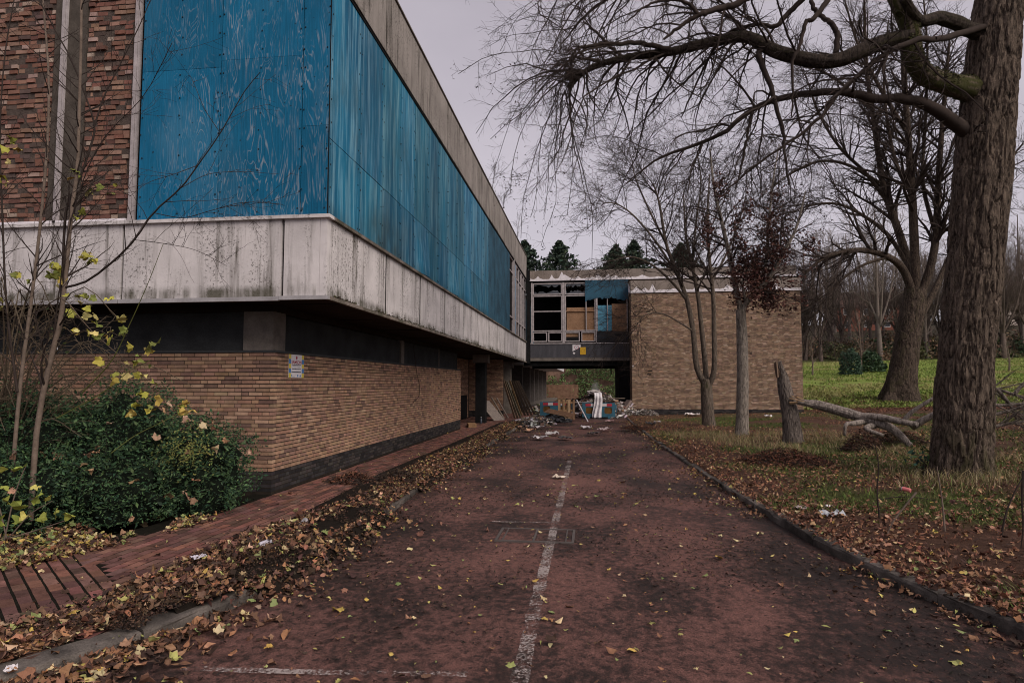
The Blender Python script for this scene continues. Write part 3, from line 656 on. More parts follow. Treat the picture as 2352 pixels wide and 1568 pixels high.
# ------------------------------------------------------------------ security notice on the lower wall
def sign_text(txt, size, loc, col, par, rot, name='lettering', sx=1.0):
    cu = bpy.data.curves.new(name, 'FONT'); cu.body = txt; cu.size = size; cu.align_x = 'CENTER'; cu.extrude = .0006; cu.offset = size * .012
    t_ = bpy.data.objects.new('tmp', cu); COL.objects.link(t_); me = bpy.data.meshes.new_from_object(t_.evaluated_get(bpy.context.evaluated_depsgraph_get())); me.name = name
    bpy.data.objects.remove(t_); me.materials.clear(); me.materials.append(col)
    o = bpy.data.objects.new(name, me); COL.objects.link(o); o.parent = par
    o.location = Vector(loc) - wloc(par); o.rotation_euler = rot; o.scale = (sx, 1, 1); return o
def flat(name, c, ro=.5): return simple(name, c, ro, .08, 20, .05, 60)
INK = flat('ink', (.03, .03, .06)); RED = flat('sign_red', (.35, .05, .09)); YEL = flat('sign_yellow', (.62, .5, .10)); BLU = flat('sign_blue', (.09, .22, .48)); WHI = flat('sign_white', (.68, .65, .68)); AMB = flat('sign_amber', (.60, .36, .04))
sg = thing('security_notice', 'white security notice edged in yellow and blue on the brick wall', 'sign', (WX, 9.86, 1.75))
SY0, SY1, SZ0, SZ1 = 9.6, 10.13, 1.75, 2.125; sxp = WX + .009
bx('plate', WHI, sg, sxp - .006, sxp, SY0, SY1, SZ0, SZ1)
hh = (SZ1 - SZ0) / 5
for k in range(5):
    for a in (SY0, SY1 - .075): bx('border_block', (YEL, BLU)[k % 2], sg, sxp, sxp + .001, a, a + .075, SZ0 + k * hh, SZ0 + (k + 1) * hh)
rt = (math.pi / 2, 0, math.pi / 2); ym = (SY0 + SY1) / 2
sign_text('SAMSON', .078, (sxp + .002, ym, 1.975), RED, sg, rt, sx=1.15)
sign_text('24 Hour Mobile Security Patrols', .024, (sxp + .002, ym, 1.885), INK, sg, rt)
g = G()
for z, w, h in ((1.952, .34, .012), (1.93, .26, .007), (1.835, .34, .016)):
    for k in range(12): g.box(sxp + .001, sxp + .0015, ym - w / 2 + k * w / 12, ym - w / 2 + (k + .8) * w / 12, z, z + h)
g.build('small_print', INK, sg)
th = np.linspace(0, 2 * np.pi, 20)[:-1]
G().prism(np.c_[np.full(19, sxp + .001), ym + .026 * np.cos(th), 2.075 + .03 * np.sin(th)], None, (.001, 0, 0)).build('emblem', RED, sg)
g = G()
for y, w, h in ((SY0 + .09, .02, .04), (SY0 + .12, .09, .008), (SY0 + .12, .09, .008), (ym + .03, .035, .035), (ym + .09, .02, .02), (ym + .13, .03, .03)): g.box(sxp + .001, sxp + .0016, y, y + w, SZ0 + .015, SZ0 + .015 + h)
g.build('logo_row', BLU, sg)
# dead vine stem hanging on the wall
p = spline([(WX + .03, 16.6, 2.75), (WX + .05, 16.75, 2.3), (WX + .04, 17.0, 1.9), (WX + .03, 17.3, 1.6), (WX + .03, 17.25, 1.3), (WX + .03, 16.7, 1.15)], 24)
tag(G().tubes(p, np.full(24, .008), 5).build('loose_cable', MAT['bark'], None), 'thin loose cable hanging down the orange brick wall', 'cable')
# ------------------------------------------------------------------ link bridge across the drive
def torn(x0, x1, z0, y, peaks, base=.06, n=90, amp=.05):
    """a white felt remnant with a torn top edge; peaks: (x, height, width)"""
    xs = np.linspace(x0, x1, n); h = base + amp * rng.random(n) * (fbm(np.c_[xs * 2, xs * 0, xs * 0], 3, 31) > .4)
    for px, ph, pw in peaks: h = np.maximum(h, ph * np.clip(1 - np.abs(xs - px) / pw, 0, 1) ** 1.4)
    V = np.concatenate([np.c_[xs, np.full(n, y), np.full(n, z0)], np.c_[xs, np.full(n, y), z0 + h], np.c_[xs, np.full(n, y + .012), np.full(n, z0)], np.c_[xs, np.full(n, y + .012), z0 + h]])
    i = np.arange(n - 1)
    return V, [np.stack([i, i + 1, i + n + 1, i + n], -1), np.stack([i + n, i + n + 1, i + 3 * n + 1, i + 3 * n], -1), np.stack([i + 2 * n + 1, i + 2 * n, i + 3 * n, i + 3 * n + 1], -1)]
br = thing('link_bridge', 'first-floor link bridge with broken windows and torn boards spanning the drive', 'bridge', (-.7, 38, 2.9))
LX0, LX1, LY = -3.44, 2.16, 36.2
zf, zs, zt, zp = 2.95, 3.95, 7.52, 8.12
bx('spandrel', simple('dark_spandrel_panel', (.075, .074, .085), .6, .35, 3, .2, 30, stretch=(2, 2, .4)), br, LX0, LX1 - .02, LY, LY + .12, zf + .16, zs - .06)
bx('slab_edge', MAT['concrete'], br, LX0, LX1 - .02, LY - .04, LY + .1, zf - .02, zf + .15)
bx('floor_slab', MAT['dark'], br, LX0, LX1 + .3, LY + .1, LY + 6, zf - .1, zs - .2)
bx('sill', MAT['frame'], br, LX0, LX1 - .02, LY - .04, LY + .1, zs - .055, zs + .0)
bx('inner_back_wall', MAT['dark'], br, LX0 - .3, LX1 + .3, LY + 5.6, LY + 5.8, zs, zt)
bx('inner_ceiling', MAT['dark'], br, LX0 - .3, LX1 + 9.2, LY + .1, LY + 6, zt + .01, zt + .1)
par_ = bx('parapet', MAT['parapet2'], br, LX0 - .02, 11.2, LY - .02, LY + .25, zt + .06, zp)
bx('roof', MAT['concrete'], br, LX0, 11.2, LY + .25, LY + 6, zp - .2, zp - .05)
V, F = torn(LX0, 11.2, zt + .05, LY - .04, [(-3.0, .25, .25), (-2.2, .32, .2), (-1.62, .5, .28), (-1.45, .3, .6), (-.7, .2, .3), (.1, .15, .4), (.42, .34, .3), (1.0, .3, .3), (1.4, .2, .5), (2.9, .2, .6), (5, .2, .6), (7, .3, .4), (9.3, .25, .5)], .05, 260)
G().add(V, F).build('felt_flashing', MAT['flash'], br)
bx('gutter_edge', MAT['flash'], br, LX0 - .03, 11.2, LY - .05, LY + .02, zt + .0, zt + .045)
bx('dark_head_strip', MAT['dark'], br, LX0, LX1, LY - .01, LY + .1, zt - .08, zt - .005)  # solid near-black strip along the window heads, below the gutter edge
def frame(x0, x1, z0, z1, t=.06, name='window_frame', y=LY + .02):
    g = G().box(x0, x1, y, y + .08, z0, z0 + t).box(x0, x1, y, y + .08, z1 - t, z1).box(x0, x0 + t, y + .002, y + .078, z0 + t, z1 - t).box(x1 - t, x1, y + .002, y + .078, z0 + t, z1 - t)
    return g.build(name, MAT['frame'], br)
frame(-3.3, -1.62, 6.72, 7.40); frame(-1.46, -.26, 6.72, 7.40)
frame(-3.3, -1.62, 4.62, 6.68); frame(-1.46, .28, 4.62, 6.68)
bx('transom', MAT['frame'], br, -3.24, -1.68, LY + .03, LY + .08, 5.74, 5.80); bx('transom', MAT['osb'], br, -1.40, .22, LY + .03, LY + .08, 5.74, 5.80)
for x0, x1 in ((-3.3, -2.48), (-2.42, -1.62), (-1.46, -.62), (-.54, .26)): frame(x0, x1, 4.02, 4.58)
for x, w in ((-3.40, .09), (-1.605, .13), (.29, .1)): bx('mullion', MAT['frame'], br, x, x + w, LY - .01, LY + .1, zs + .005, 7.42)
for x in (-.28, .92, 2.02): bx('mullion', MAT['frame'], br, x, x + .05, LY + .0, LY + .07, 4.6, 6.72)
bx('bare_board', MAT['osb'], br, -1.36, .22, LY + .10, LY + .12, 4.66, 5.98)
bx('bare_board', MAT['osb'], br, 1.19, 2.03, LY + .075, LY + .095, 4.6, 6.15)
bx('pale_blue_board', simple('sky_blue_board', (.11, .30, .43), .6, .3, 4), br, .40, 1.185, LY + .08, LY + .10, 4.62, 6.08)
bx('bare_board', MAT['osb'], br, -1.40, -.66, LY + .105, LY + .12, 4.08, 4.5); bx('bare_board', MAT['osb'], br, -.5, .2, LY + .105, LY + .12, 4.06, 4.52)
bx('charred_scrap', MAT['dark'], br, -1.42, -.66, LY + .06, LY + .08, 4.06, 4.30)
def ragged(x0, x1, z0, z1, y, mat, name, low=True, amp=.12):
    xs = np.linspace(x0, x1, 40); j = fbm(np.c_[xs * 3, xs * 0, xs * 0], 4, 77); e = (z0 + amp * (j - .5) * 2) if low else (z1 + amp * (j - .5) * 2)
    pts = ([(x, y, z) for x, z in zip(xs, e)] + [(x1, y, z1), (x0, y, z1)]) if low else ([(x0, y, z0), (x1, y, z0)] + [(x, y, z) for x, z in zip(xs[::-1], e[::-1])])
    return G().prism(pts, None, (0, .018, 0)).build(name, mat, br)
ragged(-.30, 2.12, 6.40, zt - .01, LY - .035, MAT['osb_blue'], 'torn_blue_board', True, .28)
ragged(.34, 2.1, zs + .01, 4.58, LY - .03, simple('charred_board', (.028, .031, .038), .8, .5, 5, .8, 20, bd=.03), 'torn_charred_board', False, .1)
for x0, x1, z, up_ in ((-3.24, -1.68, 7.34, -1), (-3.24, -1.68, 6.78, 1), (-1.4, -.3, 7.34, -1), (-1.4, -.3, 6.78, 1)):
    xs = np.linspace(x0, x1, 16); h = rng.uniform(.03, .22, 16); g = G()
    for k in range(15): g.prism([(xs[k], LY + .06, z), (xs[k + 1], LY + .06, z), (xs[k + 1], LY + .06, z + up_ * h[k + 1]), (xs[k], LY + .06, z + up_ * h[k])], None, (0, .005, 0))
    g.build('broken_glass', MAT['glass'], br)
bx('end_post', MAT['dark'], br, LX0 - .24, LX0 - .005, LY + .0, LY + .3, 2.8, 8.2)
# abutments under the bridge
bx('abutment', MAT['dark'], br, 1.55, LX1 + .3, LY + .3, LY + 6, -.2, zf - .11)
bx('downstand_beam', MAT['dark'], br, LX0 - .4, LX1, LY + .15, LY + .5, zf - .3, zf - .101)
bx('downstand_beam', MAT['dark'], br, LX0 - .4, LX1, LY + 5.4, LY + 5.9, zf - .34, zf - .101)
bx('hanging_pipe', MAT['dark'], br, 1.22, 1.30, 41, 41.1, 2.2, zf - .1)
# signs on the spandrel
th = np.linspace(0, 2 * np.pi, 40)
s1 = thing('prohibition_sign', 'torn white sign with a red ring on the dark bridge panel', 'sign', (-.82, LY, 3.4))
G().prism([(-1.04, LY - .012, 3.84), (-1.04, LY - .012, 3.47), (-.86, LY - .012, 3.56), (-.68, LY - .012, 3.66), (-.58, LY - .012, 3.70), (-.58, LY - .012, 3.84)], None, (0, .008, 0)).build('plate', WHI, s1)
G().prism([(-1.03, LY - .012, 3.38), (-.95, LY - .012, 3.28), (-.88, LY - .012, 3.40), (-.99, LY - .012, 3.42)], None, (0, .008, 0)).build('plate_scrap', WHI, s1)
ri = [(-.81 + .125 * math.cos(a), 3.695 + .125 * math.sin(a)) for a in th]; ro_ = [(-.81 + .105 * math.cos(a), 3.695 + .105 * math.sin(a)) for a in th]
V = np.array([(x, LY - .0145, z) for x, z in ri] + [(x, LY - .0145, z) for x, z in ro_]); i = np.arange(39)
link('ring', new_mesh('ring', V, np.stack([i, i + 1, i + 41, i + 40], -1)), RED, s1)
g = G(); g.box(-.85, -.82, LY - .0145, LY - .013, 3.70, 3.73).box(-.79, -.76, LY - .0145, LY - .013, 3.70, 3.73).box(-.82, -.80, LY - .0145, LY - .013, 3.64, 3.66); g.build('symbol', INK, s1)
s2 = thing('amber_sign', 'small amber sign beside the torn white one on the bridge', 'sign', (-.42, LY, 3.3))
bx('plate', AMB, s2, -.61, -.29, LY - .022, LY - .013, 3.28, 3.70)
V = np.array([(-.45 + r * math.cos(a), LY - .0235, 3.49 + r * math.sin(a)) for r in (.11, .095) for a in th])
link('ring', new_mesh('ring', V, np.stack([i, i + 1, i + 41, i + 40], -1)), flat('faded_ring', (.45, .25, .03)), s2)

# ------------------------------------------------------------------ brick block on the right of the drive
KX0, KX1, KY, KT = 2.16, 10.85, 34.5, 6.5
bk = thing('brick_block', 'plain orange-brown brick block with torn white parapet right of the drive', 'building', (6.5, 40, 0))
kw = bx('wall', MAT['mortar'], bk, KX0 + .006, KX1 - .006, KY + .006, KY + 8, -.3, KT)
KCOL = [(.31, .21, .15), (.27, .18, .13), (.24, .16, .115), (.35, .235, .165), (.20, .135, .105), (.28, .195, .135), (.41, .30, .225), (.29, .195, .14)]
it = [((s + e) / 2, KY + .05 + rng.normal(0, .002), z, e - s, 0) for s, e, z in courses(KX0, KX1, .30, KT, .06)]
it += [(KX0 + .05, (s + e) / 2, z, e - s, math.pi / 2) for s, e, z in courses(KY + .105, LY + .1, .30, KT, .06)]
lay(it, kw, KCOL, 'k', 0, MAT['brick'])
it = [((s + e) / 2, KY + .045, z, e - s, 0) for s, e, z in courses(KX0 + .01, KX1, -.12, .29, .06)]
lay(it, kw, DCOL, 'kd', 0, MAT['brick'], rest='dark_plinth')
bx('parapet', MAT['parapet2'], bk, KX0 - .02, KX1 + .03, KY - .05, KY + .25, KT + .03, 7.16)
bx('parapet_return', MAT['parapet2'], bk, KX0 - .05, KX0 + .2, KY + .25, LY - .05, KT + .03, 7.15)
V, F = torn(KX0 - .02, KX1 + .03, KT + .06, KY - .065, [(2.45, .3, .3), (2.9, .22, .3), (3.3, .42, .25), (4.4, .15, .5), (5.6, .3, .3), (7.2, .3, .4), (8.0, .22, .5), (9.6, .35, .4)], .06, 160)
G().add(V, F).build('felt_flashing', MAT['flash'], bk)
G().add(np.array([(KX0 - .055, y, z) for y, z in ((KY - .05, KT + .0), (LY - .1, KT + .3), (LY - .1, KT + .75), (KY - .05, KT + .35))] + [(KX0 - .045, y, z) for y, z in ((KY - .05, KT + .0), (LY - .1, KT + .3), (LY - .1, KT + .75), (KY - .05, KT + .35))]), np.array([[0, 1, 2, 3], [7, 6, 5, 4], [0, 4, 5, 1], [2, 6, 7, 3]])).build('felt_flap', MAT['flash'], bk)
bx('gutter_edge', MAT['flash'], bk, KX0 - .03, KX1 + .04, KY - .07, KY - .0, KT - .0, KT + .05)
bx('roof', MAT['concrete'], bk, KX0 + .2, KX1, KY + .25, KY + 1.7, 6.8, 6.95)
g = G(); th2 = np.linspace(0, 2 * np.pi, 9)[:-1]; g.prism(np.c_[KX0 + .06 + .045 * np.cos(th2), np.full(8, KY - .07), 2.58 + .045 * np.sin(th2)], None, (0, .07, 0)); g.build('wall_lamp', MAT['flash'], bk)
bx('upper_wall', simple('upper_wall_brown', (.16, .12, .095), .9), bk, LX1, 11.1, LY + .1, LY + .3, 6.4, 7.58)

# ------------------------------------------------------------------ the rest of the left block beyond the bridge
fb = thing('rear_wing', 'rear wing with concrete piers and a white canopy seen beneath the bridge', 'building', (-8, 60, 0))
bx('wall', MAT['concrete'], fb, -16, -6.2, 42.5, 76, -.2, 9)
for y in (45, 50.5, 54.5, 59, 64, 69): bx('pier', simple('pier_grey', (.17, .15, .145), .9), fb, -6.2, -4.85, y, y + .45, -.1, 3.0)
bx('canopy', simple('white_canopy', (.62, .6, .62), .6, .1), fb, -6.2, -3.05, 44, 72, 2.95, 3.45)
for y in (47, 52, 57, 62): bx('window', MAT['dark'], fb, -6.2, -6.17, y, y + 2.4, 1.0, 2.3)
bx('upper_band', MAT['fascia'], fb, -16, -4.4, 42.45, 75, 3.6, 4.6)
bx('upper_wall', MAT['ply_side'], fb, -16, -4.5, 42.4, 75, 4.6, 7.5)
bx('threshold', MAT['concrete'], fb, -6.2, -3.8, 44, 72, -.2, .05)

# old wall under ivy behind the yard
iw = thing('ivy_wall', 'old rendered wall half hidden by ivy at the end of the drive', 'wall', (0, 76, 0))
bx('wall', simple('old_render_wall', (.30, .19, .15), .9, .5, 2.2, .5, 20), iw, -9, 9, 76, 76.6, -.2, 4.2)
bx('wall_base', simple('wall_base_brick', (.22, .13, .09), .9, .5, 3), iw, -6, -1.5, 74.6, 75.9, -.2, 1.5)
N = 24000; X_ = rng.uniform(-9, 9, N); Z_ = rng.uniform(-.1, 7.2, N) ** 1.0
m_ = fbm(np.c_[X_ * .45, Z_ * .6, X_ * 0], 4, 61) + .12 * sstep(-2, 1, X_) - .25 * np.exp(-((X_ + 3.4) / 1.3) ** 2 - ((Z_ - 1.6) / 1.2) ** 2)
k = m_ > .42; X_, Z_ = X_[k], Z_[k]; N = len(X_)
g = G(); scatter(g, 'oval', np.c_[X_, 75.6 - rng.gamma(2, .18, N), Z_], rng.uniform(.12, .26, N), pal(N, [(.12, .21, .08), (.075, .14, .055), (.18, .25, .09), (.16, .19, .10)], v=.35), 1.0, .5)
g.build('ivy', MAT['leaf'], iw, kind='stuff')
# ------------------------------------------------------------------ trees
def trunk_mesh(path, rad, nu, nv, amp, fr, seed, flare=None, moss=None):
    """a furrowed trunk: rings along a path, ridges running up it"""
    P = spline(path, nv); r = np.interp(np.linspace(0, 1, nv), np.linspace(0, 1, len(rad)), rad)
    T = unit(np.gradient(P, axis=0)); U = unit(np.cross(T, np.array([[.05, 1, .02]]))); Wv = np.cross(T, U)
    th = np.linspace(0, 2 * np.pi, nu, endpoint=False)
    s = np.r_[0, np.cumsum(np.linalg.norm(np.diff(P, axis=0), axis=1))]
    q = np.stack([np.cos(th)[None] * fr + 0 * s[:, None], np.sin(th)[None] * fr + 0 * s[:, None], s[:, None] * 2.6 + 0 * th[None]], -1)
    wq = q + .6 * (fbm(q * .5, 2, seed + 9)[..., None] - .5)
    n = fbm(wq, 4, seed); rid = np.minimum(np.abs(2 * n - 1) * 4.5, 1.0) + .5 * (fbm(q * 2.2, 2, seed + 5) - .5)
    lump = fbm(q * np.array([.28, .28, .35]), 3, seed + 3) - .5
    rr = r[:, None] * (1 + .22 * lump) + amp * rid
    if flare is not None:
        k, h = flare; rr = rr * (1 + k * np.exp(-s / h)[:, None] * (.55 + .45 * np.cos(th * 5 + seed + 1.3 * np.sin(th * 2))[None]))
    V = P[:, None, :] + rr[..., None] * (U[:, None, :] * np.cos(th)[None, :, None] + Wv[:, None, :] * np.sin(th)[None, :, None])
    i = np.arange(nv - 1)[:, None] * nu; k = np.arange(nu)[None]; k2 = (k + 1) % nu
    F = np.stack([i + k, i + k2, i + nu + k2, i + nu + k], -1).reshape(-1, 4)
    ms = np.zeros((nv, nu)) if moss is None else np.broadcast_to(moss(V, n), (nv, nu))
    return V.reshape(-1, 3), [F, np.array([np.arange(nu) + (nv - 1) * nu])], np.repeat(ms.reshape(-1, 1), 3, 1)
def pxpath(pts, dY=0): return np.array([at(x, y, Y + dY) for x, y, Y in pts])
ZERO = (0, 0, 0)

# --- the big tree on the right
tb = ground_at(2205, 1092); TX, TY = tb[0], tb[1]
t1 = thing('big_tree', 'massive furrowed tree trunk at the right edge with long drooping bare limbs', 'tree', (TX, TY, tb[2]))
path = pxpath([(2208, 1110, TY), (2212, 980, TY), (2217, 850, TY), (2228, 720, TY), (2243, 560, TY), (2256, 400, TY), (2268, 250, TY), (2283, 100, TY), (2296, -40, TY), (2310, -220, TY)])
path[0, 2] = tb[2] - .1
path = np.vstack([path, path[-1] + [.3, .1, 2.5], path[-1] + [.5, .2, 5]])
V, F, C = trunk_mesh(path, [.405, .395, .39, .385, .395, .405, .39, .35, .315, .30, .24, .14], 190, 360, .045, 5.0, 3, (.2, .28), lambda V, n: .55 * sstep(.45, .7, n) * sstep(1.2, .2, V[..., 2]))
G().add(V, F, C).build('trunk', MAT['bark_big'], t1, smooth=False)
# knot scar
G().tubes(spline([path[4] + [-.02, -.30, .15], path[4] + [-.02, -.40, .17], path[4] + [-.02, -.425, .17]], 6), np.array([.15, .14, .11, .08, .05, .01]), 14, ZERO).build('knot', MAT['bark_dead'], t1, smooth=True)
limbs = [
 (pxpath([(2280, 225, TY), (2230, 205, TY - .1), (2170, 190, TY - .5), (2118, 165, TY - .8), (2093, 112, TY - .9), (2090, 60, TY - .9), (2066, 12, TY - 1), (2040, -45, TY - 1), (1985, -135, TY - 1), (1890, -240, TY - .8)]), .185, .08),
 (pxpath([(2092, 85, TY - .9), (2044, 87, TY - .9), (1996, 110, TY - .9), (1915, 139, TY - .9), (1835, 136, TY - .8), (1773, 113, TY - .7), (1722, 90, TY - .6), (1673, 87, TY - .5), (1625, 100, TY - .4), (1560, 116, TY - .3), (1507, 125, TY - .2), (1436, 135, TY - .1), (1377, 151, TY), (1331, 172, TY), (1299, 207, TY), (1278, 243, TY)]), .135, .016),
 (pxpath([(1542, 115, TY - .3), (1472, 100, TY - .4), (1419, 102, TY - .6), (1349, 106, TY - .8), (1320, 118, TY - .9), (1308, 145, TY - 1)]), .05, .012),
 (pxpath([(1436, 135, TY - .1), (1405, 110, TY + .1), (1370, 75, TY + .3), (1340, 50, TY + .5)]), .04, .012),
 (pxpath([(2270, 340, TY), (2215, 300, TY - .1), (2141, 245, TY - .5), (2077, 226, TY - .6), (2012, 228, TY - .6), (1964, 216, TY - .6), (1915, 210, TY - .6), (1851, 215, TY - .5), (1786, 229, TY - .4), (1728, 252, TY - .3), (1673, 297, TY - .2), (1625, 323, TY), (1560, 345, TY), (1500, 372, TY), (1440, 420, TY)]), .10, .010),
 (pxpath([(1728, 252, TY - .3), (1721, 290, TY - .3), (1705, 371, TY - .4), (1688, 440, TY - .4)]), .035, .01),
 (pxpath([(2290, 60, TY), (2225, 72, TY - .45), (2161, 90, TY - 1.1), (2115, 90, TY - 1.4), (2061, 110, TY - 1.5), (2012, 139, TY - 1.5), (1964, 181, TY - 1.5), (1922, 219, TY - 1.5), (1883, 271, TY - 1.5), (1835, 310, TY - 1.5), (1754, 368, TY - 1.5), (1660, 440, TY - 1.5)]), .06, .011),
 (pxpath([(2295, 95, TY), (2240, 72, TY - .1), (2190, 52, TY - .5), (2157, 42, TY - .7), (2125, 48, TY - .9), (2095, 30, TY - 1.1), (2060, -30, TY - 1.4)]), .13, .05),
 (pxpath([(1747, 104, TY - .6), (1744, 135, TY - .7), (1767, 190, TY - .8), (1783, 245, TY - .8), (1799, 307, TY - .8), (1802, 349, TY - .8), (1812, 425, TY - .8)]), .055, .012),
 (pxpath([(1919, 132, TY - .9), (1922, 84, TY - .9), (1912, 58, TY - .9), (1883, 35, TY - .8), (1867, 13, TY - .8), (1860, -40, TY - .7)]), .05, .03),
 (pxpath([(1960, -90, TY - .9), (1902, 0, TY - 1.2), (1870, 42, TY - 1.3), (1851, 52, TY - 1.3), (1838, 103, TY - 1.3), (1821, 139, TY - 1.3), (1820, 207, TY - 1.3), (1818, 268, TY - 1.3)]), .05, .01),
 (pxpath([(1930, -100, TY - .9), (1844, 0, TY - .6), (1802, 39, TY - .5), (1781, 61, TY - .5), (1738, 56, TY - .4), (1673, 77, TY - .2), (1641, 113, TY - .1), (1600, 190, TY), (1565, 270, TY)]), .055, .01),
 (pxpath([(1830, -90, TY - .9), (1707, 0, TY - 1.2), (1651, 21, TY - 1.3), (1605, 35, TY - 1.4), (1570, 56, TY - 1.4), (1524, 91, TY - 1.4)]), .07, .02),
 (pxpath([(1605, 35, TY - 1.4), (1577, 7, TY - 1.5), (1542, 0, TY - 1.6), (1489, 12, TY - 1.7), (1440, 50, TY - 1.8)]), .035, .01),
 (pxpath([(1830, -150, TY), (1700, -70, TY + .4), (1560, -60, TY + .6), (1430, -20, TY + .8), (1350, 30, TY + .9), (1290, 100, TY + 1)]), .07, .012),
 (pxpath([(1700, -90, TY - 1), (1500, -70, TY - 1.6), (1380, -60, TY - 2), (1290, -40, TY - 2.2), (1230, -10, TY - 2.3)]), .05, .01),
]
LP = np.stack([spline(p, 40) for p, _, _ in limbs]); LR = np.stack([np.linspace(1, 0, 40) ** .8 * (a - e) + e for _, a, e in limbs])
for k in (0, 4, 7): LR[k, :8] *= np.linspace(1.5, 1.0, 8) ** 1.2
LP[:, 1:-1] += rng.normal(0, .008, LP[:, 1:-1].shape)
for k in range(len(limbs)):
    if limbs[k][1] > .12:
        V, F, C = trunk_mesh(LP[k][::4], LR[k][::4], 40, 120, .012, 4, 20 + k, None, (lambda V, n: np.clip(.15 + .9 * sstep(.35, .6, n), 0, .9)) if k == 0 else (lambda V, n: .35 * sstep(.5, .7, n)))
        G().add(V, F, C).build('limb', MAT['bark_big' if k == 0 else 'bark_limb'], t1, smooth=True)
    else: G().tubes(LP[k], LR[k], 8, ZERO).build('limb', MAT['bark'], t1, smooth=True)
# moss fur on the curved limb
N = 5200; kk = rng.integers(2, 26, N); th_ = rng.uniform(0, 6.28, N); T_ = unit(np.gradient(LP[0], axis=0))[kk]; u_ = unit(np.cross(T_, [[.05, 1, .02]])); w_ = np.cross(T_, u_)
P_ = LP[0][kk] + T_ * rng.uniform(-.05, .05, (N, 1)) + (u_ * np.cos(th_)[:, None] + w_ * np.sin(th_)[:, None]) * (LR[0][kk] * rng.uniform(.98, 1.1, N))[:, None]
g = G(); scatter(g, 'quad', P_, rng.uniform(.02, .06, N), pal(N, [(.05, .05, .016), (.075, .07, .02), (.03, .03, .014)], v=.3), 1.2); g.build('moss', MAT['leaf'], t1, kind='stuff')
left = np.array([-.5, 0, -.15])
sel = np.array([1, 1, 1, 2, 3, 4, 5, 6, 8, 10, 11, 12, 13, 14, 14, 15])
A, a_ = grow(LP[sel], np.minimum(LR[sel], .045), 130, 2.6, (30, 90), 10, .13, .18, .5, .006, .25, 1, .4, left * .15)
A2, a2_ = grow(LP[[1, 1, 2, 3, 14, 15]], np.minimum(LR[[1, 1, 2, 3, 14, 15]], .045), 36, 4.0, (20, 75), 10, .12, .17, .5, .009, .35, 1, .3, left * .3); A = np.concatenate([A, A2]); a_ = np.concatenate([a_, a2_])
B, b_ = grow(np.concatenate([A, LP[[1, 2, 4, 14]][:, ::5][:, :8][:, np.linspace(0, 7, 10).astype(int)]]), np.concatenate([a_, LR[[1, 2, 4, 14]][:, ::5][:, :8][:, np.linspace(0, 7, 10).astype(int)] * .25]), 1900, .75, (35, 80), 6, .05, .18, .6, .0035, .1, 1, .5)
Cc, c_ = grow(B, b_, 10500, .28, (25, 60), 4, .02, .18, .7, .0022, .1, 1, .5)
G().tubes(A, a_, 5, ZERO).tubes(B, b_, 4, ZERO).build('branches', MAT['bark'], t1, kind='stuff')
G().tubes(Cc, c_, 3, ZERO).build('twigs', MAT['bark'], t1, kind='stuff')
N = 2600; tip = Cc[rng.choice(len(Cc), N, p=(lambda w: w / w.sum())(np.clip(8.5 - Cc[:, -1, 2], .05, 4) ** 2)), -1] + rng.normal(0, .02, (N, 3))
g = G(); scatter(g, 'oval', tip, rng.uniform(.02, .05, N), pal(N, [(.05, .03, .022), (.03, .022, .02)], v=.3), 1.2); g.build('seed_pods', MAT['leaf'], t1, kind='stuff')
# upper crown out of frame
U0 = np.stack([spline([path[-3] + [0, 0, .3 * k], path[-2] + [1.6 * math.cos(k * 1.3), 1.6 * math.sin(k * 1.3), .5], path[-1] + [4.2 * math.cos(k * 1.3), 4.2 * math.sin(k * 1.3), 2.5 + k * .3]], 12) for k in range(6)])
u0 = np.tile(np.linspace(.2, .05, 12), (6, 1)); U1, u1 = grow(U0, u0, 50, 3, (30, 60), 7, .02, .12, .5, .01); U2, u2 = grow(U1, u1, 260, 1.2, (30, 60), 5, .02, .15, .5, .005)
G().tubes(U0, u0, 7, ZERO).tubes(U1, u1, 4, ZERO).tubes(U2, u2, 3, ZERO).build('crown', MAT['bark'], t1, kind='stuff')
# nest in the limb
np_ = at(1315, 172, TY); N = 420
d0 = unit(rng.normal(size=(N, 3))) * np.array([.16, .16, .08]) * rng.uniform(.6, 1, (N, 1)); tdir = unit(np.cross(d0, rng.normal(size=(N, 3))))
nest = tag(G().tubes(np.stack([np_ + d0 - tdir * .09, np_ + d0, np_ + d0 + tdir * .09], 1), np.full((N, 3), .004), 3, ZERO).build('bird_nest', MAT['bark'], None), 'dark twig nest lodged in the drooping limb over the drive', 'nest')

def small_tree(name, label, base, stems, mat, lv, sides=6, group=None, tr=None, twigmat=None):
    """stems: list of (points, r0, r1); lv: list of grow() arguments"""
    t = thing(name, label, 'tree', base, group)
    P = np.stack([spline(p, 24) for p, _, _ in stems]); r = np.stack([np.linspace(1, 0, 24) ** .7 * (a - e) + e for _, a, e in stems])
    if tr is None: G().tubes(P[:1], r[:1], 12, ZERO).build('trunk', mat, t, smooth=True)
    else: V, F, C = trunk_mesh(P[0][::3], r[0][::3], *tr); G().add(V, F, C).build('trunk', mat, t)
    if len(P) > 1:
        for k in range(1, len(P)): G().tubes(P[k], r[k], sides + 2, (.0, .0, .0)).build('limb', mat, t, smooth=True)
    cur, cr = (P[1:], r[1:]) if len(P) > 2 else (P, r); g = G()
    for a in lv:
        cur, cr = grow(cur, cr, **a); g.tubes(cur, cr, 3 if a['npts'] < 7 else 5, ZERO)
    g.build('crown', twigmat or MAT['bark'], t, kind='stuff')
    return t, cur

